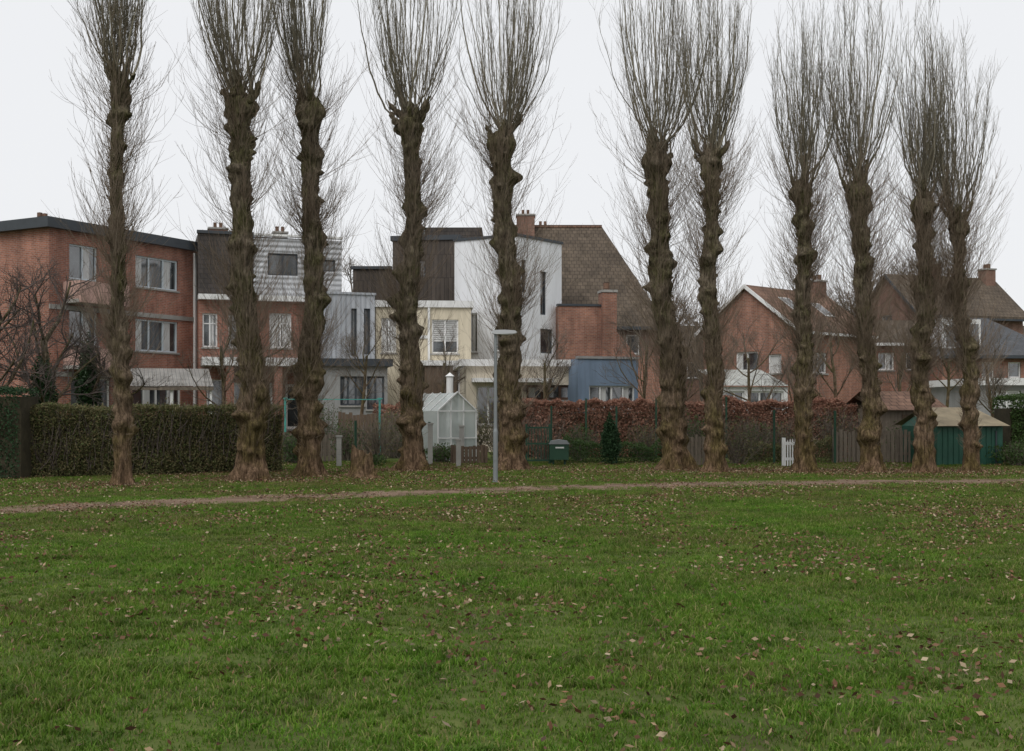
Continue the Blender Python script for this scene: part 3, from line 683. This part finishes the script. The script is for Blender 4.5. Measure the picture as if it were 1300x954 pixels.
b.done()
# ---- gable houses
def gable_house(name, A, Bc, L, ze, zr, wm, rm, gops=(), eops=(), ch=(), trim='white_trim'):
    b = B_(name); g = Frame(A, Bc); b.wall(g, 0, ze, wm, gops)
    b.face('gable_wall', wm, [g.p(0,0,ze),g.p(g.L,0,ze),g.p(g.L/2,0,zr)])
    q = g.B-g.dn*L; ef = Frame(g.B, q); b.wall(ef, 0, ze, wm, eops)
    q2 = g.A-g.dn*L; b.wall(Frame(q2, g.A), 0, ze, wm); b.wall(Frame(q, q2), 0, ze, wm)
    b.face('gable_wall', wm, [g.p(0,-L,ze),g.p(g.L,-L,ze),g.p(g.L/2,-L,zr)])
    k = (zr-ze)/(g.L/2); o = 0.35; th = 0.12
    for sgn in (0, 1):
        uo = -o if sgn == 0 else g.L+o
        pr = [(uo, ze-k*o+0.03), (g.L/2, zr+0.03), (g.L/2, zr+0.03+th), (uo, ze-k*o+0.03+th)]
        b.prism('tiled_roof', rm, g, pr, -L-0.2, 0.22)
        pr = [(uo, ze-k*o-0.03), (g.L/2, zr-0.03), (g.L/2, zr+0.03+th+0.02), (uo, ze-k*o+0.03+th+0.02)]
        b.prism('bargeboard', trim, g, pr, 0.222, 0.27)
    b.box('gutter', trim, ef, -0.2, L+0.2, o-0.02, o+0.1, ze-k*o-0.1, ze-k*o+0.02)
    for (u, w, h, mt) in ch: chimney(b, g, u, w, zr-1.0, zr+h, 0.7, mt)
    return b, g, ef
b, g, ef = gable_house('brick_gable_house', (X(893,60),60), (X(1008,56),56), 6.6, Z(414,56), Z(366,58.1), 'brick_orange', 'tile_orange',
  [(934,962,447,474,dict(n=2,c='half')),(975,992,450,474,dict(n=1,c='full')),(925,948,500,530,dict(n=2))], [(1030,1050,448,474,dict(n=2))], [(2.75,-6,0.7,'brick_brown')])
k=(Z(366,58.1)-Z(414,56))/(g.L/2)
def rp(u,w,off): return g.p(u,w,Z(366,58.1)-k*(u-g.L/2)+0.155+off)
for (ua,ub,wa,wb) in ((3.6,4.5,-2.2,-1.5),(3.8,4.6,-4.6,-3.9)):
    b.face('skylight','glass',[rp(ua,wa,0.06),rp(ub,wa,0.06),rp(ub,wb,0.06),rp(ua,wb,0.06)])
    b.face('skylight_frame','white_trim',[rp(ua-0.1,wa-0.1,0.03),rp(ub+0.1,wa-0.1,0.03),rp(ub+0.1,wb+0.1,0.03),rp(ua-0.1,wb+0.1,0.03)])
b.done()
b = B_('lean_to_conservatory'); fr = FR(915,49,1000,49.5); z1=fr.z(950,474); z2=fr.z(950,490)
b.face('roof_sheet','polycarb_light',[fr.p(0,0.2,z2),fr.p(fr.L,0.2,z2),fr.p(fr.L,-3,z1+0.25),fr.p(0,-3,z1+0.25)])
b.wall(fr, 0, z2-0.05, 'white_trim', [(920,945,497,540,dict(n=2,sill=False)),(950,995,497,540,dict(n=3,sill=False))])
b.done()
b, g, ef = gable_house('brick_gable_house', (X(1092,72),72), (X(1165,67),67), 7.5, Z(396,67), Z(350,69), 'brick_brown', 'tile_brown', [(1118,1132,400,420,dict(n=1))], [], [(2.9,-3,0.8,'brick_brown'),(2.9,-7,0.6,'brick_brown')], 'dark_trim'); aerial(b, g, 2.9, -5, Z(350,69)+0.1, 1.2); b.done()
b = B_('brick_terrace_wing'); fr = FR(1010,63.5,1240,63.5); zt=fr.z(1100,436); b.shell(fr, 6, 0, zt, 'brick_orange', [(1115,1135,448,470,dict(n=2,c='half')),(1150,1166,448,470,dict(n=1)),(1060,1080,448,470,dict(n=2))])
b.face('tiled_roof','tile_brown',[fr.p(-0.2,0.3,zt-0.05),fr.p(fr.L,0.3,zt-0.05),fr.p(fr.L,-3.5,zt+1.5),fr.p(-0.2,-3.5,zt+1.5)]); b.box('gutter','white_trim',fr,-0.2,fr.L,0.31,0.42,zt-0.15,zt)
b.done()
# slate roof house on the right
b = B_('slate_roof_house'); fr = FR(1196,60,1345,60); ze=fr.z(1260,452)
b.shell(fr, 9, 0, ze, 'brick_orange', [(1246,1262,460,480,dict(n=1)),(1280,1296,460,480,dict(n=1))], roof=None)
zr=Z(404,64.5); r0=(X(1196,64.5),64.5,zr); r1=(X(1252,64.5),64.5,zr)
E0=fr.p(-0.3,0.4,ze); E1=fr.p(fr.L+0.3,0.4,ze); E2=fr.p(fr.L+0.3,-9.3,ze); E3=fr.p(-0.3,-9.3,ze)
for f in ([E0,E1,r1,r0],[E1,E2,r1],[E2,E3,r0,r1],[E3,E0,r0]): b.face('slate_roof','tile_slate',f)
b.box('gutter','dark_trim',fr,-0.3,fr.L+0.3,0.41,0.52,ze-0.15,ze+0.01)
b.box('dormer','white_render',fr,fr.u(1200),fr.u(1232),-3,-0.5,ze-0.3,fr.z(1215,402)); zd=fr.z(1215,402)
b.box('dormer_roof','dark_trim',fr,fr.u(1198),fr.u(1234),-3,-0.4,zd+0.002,zd+0.12)
b.box('dormer_window','glass',fr,fr.u(1206),fr.u(1226),-0.498,-0.47,zd-1.5,zd-0.4)
b.box('dormer','white_trim',fr,fr.u(1237),fr.u(1254),-2.6,-0.9,ze,fr.z(1245,404)); b.box('dormer_window','glass',fr,fr.u(1240),fr.u(1251),-0.898,-0.87,ze+0.4,fr.z(1245,410))
b.done()
b = B_('white_garage'); fr = FR(1238,47,1345,47); zt=fr.z(1270,487)
b.shell(fr, 5, 0, zt, 'grey_render', [(1262,1296,496,530,dict(n=2,c='full'))]); b.fascia(fr,5,zt+0.08,0.28,'white_trim',0.25); b.done()
# filler background terrace, far
b = B_('distant_brick_terrace'); fr = FR(-150,84,1450,84); zt=fr.z(600,448); b.shell(fr, 8, 0, zt, 'brick_brown', [(p,p+18,460,480,dict(n=1)) for p in range(-120,1430,62)])
b.face('tiled_roof','tile_brown',[fr.p(0,0.3,zt),fr.p(fr.L,0.3,zt),fr.p(fr.L,-4,zt+2.2),fr.p(0,-4,zt+2.2)]); b.done()

# ------------------------------------------------------------------ sheds, greenhouse, fences
b = B_('green_garden_shed'); fr = FR(1190,34.6,1273,34.9); zl=fr.z(1195,541); zp=fr.z(1215,520)
b.box('shed_body','green_paint',fr,0,fr.L,-2.2,0,0,zl-0.02)
for k in range(1,12): b.box('plank_batten','green_paint',fr,fr.L*k/12-0.012,fr.L*k/12+0.012,0.002,0.022,0.03,zl-0.05)
b.box('door_frame','dark_trim',fr,fr.L*0.52,fr.L*0.54,0.023,0.04,0.05,zl-0.15); b.box('door_frame','dark_trim',fr,fr.L*0.88,fr.L*0.90,0.023,0.04,0.05,zl-0.15)
b.face('roof_sheet','tarp',[fr.p(-0.12,0.2,zl),fr.p(fr.L+0.12,0.2,zl),fr.p(fr.L*0.9,-1.3,zp+0.06),fr.p(0.2,-1.3,zp+0.06)])
b.face('roof_sheet','tarp',[fr.p(-0.12,-2.5,zl),fr.p(fr.L+0.12,-2.5,zl),fr.p(fr.L*0.9,-1.3,zp+0.06),fr.p(0.2,-1.3,zp+0.06)])
b.face('gable','green_paint',[fr.p(0.0,0,zl-0.02),fr.p(0.0,-2.2,zl-0.02),fr.p(0.25,-1.3,zp)]); b.face('gable','green_paint',[fr.p(fr.L,0,zl-0.02),fr.p(fr.L,-2.2,zl-0.02),fr.p(fr.L*0.89,-1.3,zp)])
b.done()
b = B_('tiled_roof_shed'); fr = FR(1116,39,1196,39.3); zl=fr.z(1150,519); zp=Z(497,40.3)
b.box('shed_body','wood_fence',fr,0,fr.L,-2.5,0,0,zl); b.face('tiled_roof','tile_orange',[fr.p(-0.2,0.25,zl-0.05),fr.p(fr.L+0.2,0.25,zl-0.05),fr.p(fr.L+0.1,-1.25,zp),fr.p(-0.1,-1.25,zp)])
b.face('tiled_roof','tile_orange',[fr.p(-0.2,-2.8,zl-0.05),fr.p(fr.L+0.2,-2.8,zl-0.05),fr.p(fr.L+0.1,-1.25,zp),fr.p(-0.1,-1.25,zp)])
b.box('door','wood_brown',fr,0.8,1.5,0.003,0.03,0.02,zl-0.2); b.done()
b = B_('garden_greenhouse'); fr = FR(556,37,604,37.6); W=fr.L; zl=fr.z(575,522); zr=fr.z(575,499); D=2.6
gl=lambda pts: b.face('glazing','gh_glass',pts)
gl([fr.p(0,0,0),fr.p(W,0,0),fr.p(W,0,zl),fr.p(W/2,0,zr),fr.p(0,0,zl)]); gl([fr.p(0,-D,0),fr.p(W,-D,0),fr.p(W,-D,zl),fr.p(W/2,-D,zr),fr.p(0,-D,zl)])
gl([fr.p(0,0,0),fr.p(0,-D,0),fr.p(0,-D,zl),fr.p(0,0,zl)]); gl([fr.p(W,0,0),fr.p(W,-D,0),fr.p(W,-D,zl),fr.p(W,0,zl)])
gl([fr.p(0,0,zl),fr.p(W/2,0,zr),fr.p(W/2,-D,zr),fr.p(0,-D,zl)]); gl([fr.p(W,0,zl),fr.p(W/2,0,zr),fr.p(W/2,-D,zr),fr.p(W,-D,zl)])
for u in (0,W/3,2*W/3,W):
    zz = zl+(zr-zl)*(1-abs(u-W/2)/(W/2)); b.box('glazing_bar','white_trim',fr,u-0.02,u+0.02,0.002,0.035,0,zz)
for z in (0.05,0.75,zl): b.box('glazing_bar','white_trim',fr,-0.02,W+0.02,0.036,0.06,z-0.02,z+0.02)
for s_ in (0,1):
    u0,u1=(0,W/2) if s_==0 else (W,W/2)
    b.prism('glazing_bar','white_trim',fr,[(u0,zl),(u1,zr),(u1,zr+0.05),(u0,zl+0.05)],0.0,0.06)
    for k in range(1,5): b.prism('glazing_bar','white_trim',fr,[(u0,zl+0.01),(u1,zr+0.01),(u1,zr+0.035),(u0,zl+0.035)],-D*k/4,-D*k/4+0.03)
b.done()
b = B_('white_flue_pipe')
for i in range(12):
    a0=2*math.pi*i/12; a1=2*math.pi*(i+1)/12; cx_,cy_=X(571,45),45; rr=0.13; zt=Z(478,45)
    b.face('pipe','white_trim',[(cx_+rr*math.cos(a0),cy_+rr*math.sin(a0),0),(cx_+rr*math.cos(a1),cy_+rr*math.sin(a1),0),(cx_+rr*math.cos(a1),cy_+rr*math.sin(a1),zt),(cx_+rr*math.cos(a0),cy_+rr*math.sin(a0),zt)])
    b.face('cap','white_trim',[(cx_+rr*1.4*math.cos(a0),cy_+rr*1.4*math.sin(a0),zt),(cx_+rr*1.4*math.cos(a1),cy_+rr*1.4*math.sin(a1),zt),(cx_,cy_,zt+0.15)])
b.done()

def mesh_fence(name, A, B, h, sp=2.4, post='green_metal', vs=0.12):
    b = B_(name); fr = Frame(A, B); n = max(1, int(round(fr.L/sp)))
    for i in range(n+1):
        u = fr.L*i/n; b.box('post', post, fr, u-0.03, u+0.03, -0.03, 0.03, 0, h*random.uniform(0.98, 1.06))
    b.done()
    st=[]; en=[]
    for z in np.arange(0.05, h*0.93, 0.15): st.append(fr.p(0,0,z)); en.append(fr.p(fr.L,0,z))
    for u in np.arange(0.05, fr.L, vs): st.append(fr.p(u,0,0.02)); en.append(fr.p(u,0,h*0.92))
    P = np.stack([np.array(st), np.array(en)], 1); v, f = tubes(P, np.full(P.shape[:2], 0.0015), 3)
    mesh_np('wire_mesh', v, f, M['green_metal'], parent=b.e)
mesh_fence('wire_mesh_fence', (X(700,35.6),35.6), (X(865,35.6),35.6), 1.75)
mesh_fence('wire_mesh_fence', (X(905,35.6),35.6), (X(1060,35.8),35.8), 1.6)
mesh_fence('wire_mesh_fence', (X(352,33.2),33.2), (X(545,35.2),35.2), 1.3)
mesh_fence('wire_mesh_fence', (X(655,40),40), (X(1100,40),40), 2.05, vs=0.5)
def board_fence(name, A, B, h, bw=0.1, gap=0.03, mat='wood_fence', rails=2, pointed=False):
    b = B_(name); fr = Frame(A, B); u = 0
    while u < fr.L:
        hh = h*random.uniform(0.95, 1.04); w_ = random.uniform(-0.008, 0.008)
        if pointed: b.prism('picket', mat, fr, [(u,0.04),(u+bw,0.04),(u+bw,hh-0.06),(u+bw/2,hh),(u,hh-0.06)], w_, w_+0.02)
        else: b.box('board', mat, fr, u, u+bw, w_, w_+0.02, 0.03, hh)
        u += bw+gap
    for k in range(rails): z = h*(0.25+0.55*k); b.box('rail', mat, fr, 0, fr.L, -0.06, -0.012, z, z+0.08)
    for i in range(int(fr.L/2)+2): u = min(fr.L, i*2.0); b.box('post', mat, fr, u-0.045, u+0.045, -0.16, -0.062, 0, h*1.05)
    return b.done()
board_fence('wooden_board_fence', (X(1060,36.4),36.4), (X(1190,36.2),36.2), 1.0)
board_fence('wooden_board_fence', (X(362,36.5),36.5), (X(432,37),37), 0.9, 0.11, 0.02)
board_fence('wooden_board_fence', (X(430,42),42), (X(560,41),41), 1.5, 0.12, 0.015, 'wood_brown')
board_fence('pallet_compost_bin', (X(872,34.6),34.6), (X(899,34.6),34.6), 0.88, 0.09, 0.02)
board_fence('white_picket_gate', (X(996,33.6),33.6), (X(1013,33.6),33.6), 0.8, 0.035, 0.035, 'white_trim', 2, True)
board_fence('wooden_board_fence', (X(575,35.6),35.6), (X(615,35.8),35.8), 0.55, 0.1, 0.02, 'wood_brown')
b = B_('green_metal_gate'); fr = FR(667,35.3,699,35.3); h=1.13
for u in (0, fr.L-0.06): b.box('gate_post','green_metal',fr,u,u+0.06,-0.03,0.03,0,h+0.08)
for z in (0.1,0.6,h-0.05): b.box('gate_rail','green_metal',fr,0.061,fr.L-0.061,-0.02,0.02,z,z+0.05)
for k in range(1,8): u=fr.L*k/8; b.box('gate_bar','green_metal',fr,u-0.012,u+0.012,-0.018,0.018,0.151,h-0.051)
b.done()
b = B_('green_letterbox'); fr = FR(698,34.9,722,34.9); L=fr.L
b.box('body','green_metal',fr,0,L,-0.35,0,0.16,0.62); b.box('post','green_metal',fr,0.08,0.14,-0.2,-0.14,0,0.159); b.box('post','green_metal',fr,L-0.14,L-0.08,-0.2,-0.14,0,0.159)
b.prism('lid','galv',Frame(fr.A,fr.B),[(-0.03,0.621),(L+0.03,0.621),(L-0.04,0.72),(L*0.5,0.76),(0.04,0.72)],-0.38,0.03)
b.box('slot','white_trim',fr,L*0.3,L*0.75,0.002,0.01,0.5,0.54); b.done()
b = B_('clothes_line'); fr = FR(362,39,482,40); z=fr.z(420,507)
for u in (0,fr.L): b.box('post','teal',fr,u-0.03,u+0.03,-0.03,0.03,0,z+0.05); 
for w_ in (-0.3,0,0.3): b.box('line','teal',fr,0,fr.L,w_-0.012,w_+0.012,z-0.02,z+0.004)
for u in (0,fr.L): b.box('crossbar','teal',fr,u-0.025,u+0.025,-0.35,0.35,z+0.005,z+0.04)
b.done()
for (p,d,hh) in ((430,34,0.85),(582,34,0.75),(586,37,1.1),(546,35,1.2)):
    b = B_('concrete_gate_post'); fr=FR(p-3,d,p+3,d); b.box('shaft','concrete',fr,0,fr.L,-fr.L,0,0,hh); b.box('cap','concrete',fr,-0.02,fr.L+0.02,-fr.L-0.02,0.02,hh+0.001,hh+0.05); b.done()

# ---- street lamp
d = 26.6; lx = X(629,d); ht = Z(420,d)
def ring(prof, cx, cy, S=20):
    P = np.array([[[cx, cy, z] for z, _ in prof]]); R = np.array([[r_ for _, r_ in prof]]); return tubes(P, R, S)
v,f = ring([(0,0.001),(0,0.075),(0.03,0.075),(0.035,0.056),(1.15,0.056),(1.18,0.05),(1.22,0.042),(ht-0.12,0.033),(ht,0.033),(ht+0.001,0.001)], lx, d)
lamp = bpy.data.objects.new('street_lamp', None); link(lamp)
mesh_np('pole', v, f, M['galv'], smooth=False, parent=lamp)
b = B_('tmp'); fr = Frame((lx-0.08,d),(lx+0.58,d))
b.prism('luminaire_housing','lamp_head',fr,[(0,ht-0.07),(0.1,ht-0.085),(0.52,ht-0.07),(0.57,ht-0.04),(0.52,ht-0.0),(0.3,ht+0.015),(0.05,ht+0.01),(0,ht-0.02)],-0.11,0.11)
b.prism('luminaire_lens','lamp_glass',fr,[(0.18,ht-0.083),(0.48,ht-0.072),(0.46,ht-0.09),(0.2,ht-0.1)],-0.08,0.08)
b.box('door_plate','galv',Frame((lx-0.03,d-0.06),(lx+0.03,d-0.06)),0,0.06,0,0.006,0.5,0.85)
e_ = b.done()
for c in list(e_.children): c.parent = lamp
bpy.data.objects.remove(e_)

# ---- tree stump
rs = np.random.RandomState(77); d=28.4; cx_,cy_=X(460,d),d; S=40; K=26; zs=np.linspace(-0.05,0.66,K); V=[]
for i,z in enumerate(zs):
    for j in range(S):
        th=2*math.pi*j/S; c,s_=math.cos(th),math.sin(th)
        r_=0.235+0.16*math.exp(-max(z,0)/0.16)*(1+0.5*math.cos(4*th+1)); r_*=1+0.25*mnoise.noise(Vector((c*2.5,s_*2.5,z*2)))+0.12*mnoise.noise(Vector((c*7,s_*7,z*4)))
        zz=z if z<0.4 else 0.4+(z-0.4)*(1+0.5*mnoise.noise(Vector((c*1.6,s_*1.6,7)))-0.35*c)
        V.append((cx_+r_*c,cy_+r_*s_,zz))
for kk,rf in enumerate((0.75,0.4,0.03)):
    for j in range(S):
        th=2*math.pi*j/S; p=V[(K-1)*S+j]; V.append((cx_+(p[0]-cx_)*rf,cy_+(p[1]-cy_)*rf,p[2]*rf+(1-rf)*0.62-0.05+0.05*mnoise.noise(Vector((p[0]*9*rf,p[1]*9,3)))))
k=np.arange(K+2)[:,None]*S; ss=np.arange(S)[None,:]; s2=(ss+1)%S
mesh_np('tree_stump', V, np.stack([k+ss,k+s2,k+S+s2,k+S+ss],-1).reshape(-1,4), M['bark'])

# ------------------------------------------------------------------ ground, path, grass, leaves
mesh_np('ground', [(-1500,-300,0),(1500,-300,0),(1500,2500,0),(-1500,2500,0)], [[0,1,2,3]], M['ground'], smooth=False)
def yc(x):
    xc = np.clip(x,-13,12.5); y = 24.3+0.45*xc-0.0173*xc**2
    return y+np.where(x<-13,(x+13)*0.8,0)+np.where(x>12.5,(x-12.5)*0.03,0)
xs = np.arange(-40,60,0.15); V=[]
for x in xs:
    n1=mnoise.noise(Vector((x*0.7,0,0)))*0.30+mnoise.noise(Vector((x*3,1,0)))*0.2; n2=mnoise.noise(Vector((x*0.7,9,0)))*0.30+mnoise.noise(Vector((x*3,5,0)))*0.2
    y=float(yc(x)); V+= [(x,y-0.98+n1,0.004),(x,y,0.004),(x,y+0.98+n2,0.004)]
n=len(xs); Fq=[]
for i in range(n-1):
    for j in (0,1): a=i*3+j; Fq.append((a,a+3,a+4,a+1))
mesh_np('dirt_path', V, Fq, M['path'], smooth=False)

grass = bpy.data.objects.new('grass', None); link(grass)
def patch(name, nb, h0, h1, seed, wdt=0.0035, q=0.28):
    rs = np.random.RandomState(seed)
    x = rs.uniform(-q,q,nb); y = rs.uniform(-q,q,nb)
    kc = 26; cxs = rs.uniform(-q,q,(kc,2)); pick = rs.randint(0,kc,nb); g_ = rs.rand(nb) < 0.5
    x = np.where(g_, cxs[pick,0]+rs.normal(0,0.02,nb), x); y = np.where(g_, cxs[pick,1]+rs.normal(0,0.02,nb), y)
    h = rs.uniform(h0,h1,nb)*(0.8+0.5*rs.rand(nb)**3)*np.where(g_,1.15,0.85); az = rs.rand(nb)*6.28; ln = rs.uniform(0.15,0.95,nb)
    wd = wdt*rs.uniform(0.7,1.4,nb); a2 = rs.rand(nb)*6.28
    wx,wy = np.cos(a2)*wd, np.sin(a2)*wd; lx_,ly_=np.cos(az)*h*ln, np.sin(az)*h*ln
    z0=np.zeros(nb)
    V=np.stack([np.stack([x-wx,y-wy,z0],-1),np.stack([x+wx,y+wy,z0],-1),
      np.stack([x+lx_*0.4+wx*0.8,y+ly_*0.4+wy*0.8,h*0.6],-1),np.stack([x+lx_*0.4-wx*0.8,y+ly_*0.4-wy*0.8,h*0.6],-1),
      np.stack([x+lx_+wx*0.15,y+ly_+wy*0.15,h*(1-ln*0.25)],-1),np.stack([x+lx_-wx*0.15,y+ly_-wy*0.15,h*(1-ln*0.25)],-1)],1).reshape(-1,3)
    i=np.arange(nb)[:,None]*6
    Fq=np.concatenate([i+np.array([[0,1,2,3]]), i+np.array([[3,2,4,5]])],0)
    me_o = mesh_np(name,V,Fq,M['grass'],smooth=False); return me_o
variants=[('short_grass_blades',850,0.015,0.035),('medium_grass_blades',1250,0.02,0.05),('tall_grass_blades',1450,0.03,0.075),('sparse_verge_blades',170,0.015,0.045)]
tiles=[[],[],[],[]]
rs=np.random.RandomState(3)
for gx in np.arange(-24,26,0.5):
    for gy in np.arange(3.0,37.5,0.5):
        if abs(gx) > gy*0.62+5: continue
        cx_=gx+0.25; cy_=gy+0.25
        dpath=abs(cy_-float(yc(cx_)))
        if dpath<0.55:
            if rs.rand()<0.25: tiles[3].append((cx_,cy_,rs.randint(4)))
            continue
        if dpath<1.05:
            tiles[3 if rs.rand()<0.7 else 0].append((cx_,cy_,rs.randint(4))); continue
        q=mnoise.noise(Vector((cx_*0.5,cy_*0.5,0)))+0.5*mnoise.noise(Vector((cx_*1.7,cy_*1.7,4)))+rs.normal(0,0.18)
        if dpath<1.6: q-=0.5
        if cy_>float(yc(cx_)): q-=0.25
        vi=0 if q<-0.08 else (1 if q<0.28 else 2)
        tiles[vi].append((cx_,cy_,rs.randint(4)))
for vi,(nm_,nb,h0,h1) in enumerate(variants):
    V=[];Fq=[]
    for (cx_,cy_,r_) in tiles[vi]:
        q=0.25; c=[(cx_-q,cy_-q,0.001),(cx_+q,cy_-q,0.001),(cx_+q,cy_+q,0.001),(cx_-q,cy_+q,0.001)]
        i=len(V); V+=c; ids=[i,i+1,i+2,i+3]; Fq.append(ids[r_:]+ids[:r_])
    inst=mesh_np('grass_tiles',V,Fq,M['ground'],smooth=False,parent=grass)
    ch=patch(nm_,nb,h0,h1,90+vi); ch.parent=inst
    inst.instance_type='FACES'; inst.show_instancer_for_render=False; inst.show_instancer_for_viewport=False

rs=np.random.RandomState(12)
n=125000
y=3.5+33*rs.rand(n)**0.66; x=rs.uniform(-1,1,n)*(y*0.5+4)
dens=np.array([mnoise.noise(Vector((a*0.35,b_*0.35,2)))+0.6*mnoise.noise(Vector((a*1.3,b_*1.3,7))) for a,b_ in zip(x,y)])
keep=dens+rs.normal(0,0.3,n)>0.05
x=x[keep];y=y[keep]
xt=[];yt=[]
for t in TREES:
    dd=EYE*F/(t[1]-HZ); k_=1700; a_=rs.rand(k_)*6.28; r_=np.abs(rs.normal(0,1.5,k_)); xt.append(X(t[0],dd)+np.cos(a_)*r_*1.4); yt.append(dd+np.sin(a_)*r_*0.9)
x=np.concatenate([x]+xt); y=np.concatenate([y]+yt)
onpath=np.abs(y-yc(x))<0.95
z=np.where(onpath,0.02,rs.uniform(0.02,0.06,len(x)))
v,f=leaves(np.column_stack([x,y,z]),0.025,rs,0.5)
v=v.reshape(-1,4,3); v[:,:,2]=np.maximum(v[:,:,2],0.008); v=v.reshape(-1,3)
mesh_np('fallen_leaves',v,f,M['dead_leaf'],smooth=False)

# ------------------------------------------------------------------ sky, sun, camera
w = bpy.data.worlds.new('World'); scene.world = w; w.use_nodes = True; nt = w.node_tree; nt.nodes.clear()
sky = N(nt,'ShaderNodeTexSky'); sky.sky_type='NISHITA'; sky.sun_disc=False; sky.sun_elevation=math.radians(48); sky.sun_rotation=math.radians(205); sky.dust_density=4
b1 = N(nt,'ShaderNodeBackground'); b1.inputs['Strength'].default_value=0.1; nt.links.new(sky.outputs[0],b1.inputs['Color'])
b2 = N(nt,'ShaderNodeBackground'); b2.inputs['Color'].default_value=(0.90,0.91,0.93,1); b2.inputs['Strength'].default_value=1.0
mx = N(nt,'ShaderNodeMixShader'); mx.inputs[0].default_value=0.94; nt.links.new(b1.outputs[0],mx.inputs[1]); nt.links.new(b2.outputs[0],mx.inputs[2])
o = N(nt,'ShaderNodeOutputWorld'); nt.links.new(mx.outputs[0],o.inputs['Surface'])
sd = bpy.data.lights.new('sun','SUN'); sd.energy=1.5; sd.angle=math.radians(40); sd.color=(1,0.98,0.95)
so = link(bpy.data.objects.new('sun',sd)); 
el=math.radians(48); azm=math.radians(205)
dirv=Vector((math.sin(azm)*math.cos(el), math.cos(azm)*math.cos(el), math.sin(el)))
so.rotation_euler = dirv.to_track_quat('Z','Y').to_euler()
cd = bpy.data.cameras.new('camera'); cd.sensor_width=36; cd.lens=36*F/1300; cd.shift_y=43/1300; cd.clip_end=5000; cd.clip_start=0.1
co = link(bpy.data.objects.new('camera',cd)); co.location=(0,0,EYE); co.rotation_euler=(math.radians(90),0,0)
scene.camera=co
scene.view_settings.view_transform='Standard'; scene.view_settings.look='None'; scene.view_settings.exposure=0
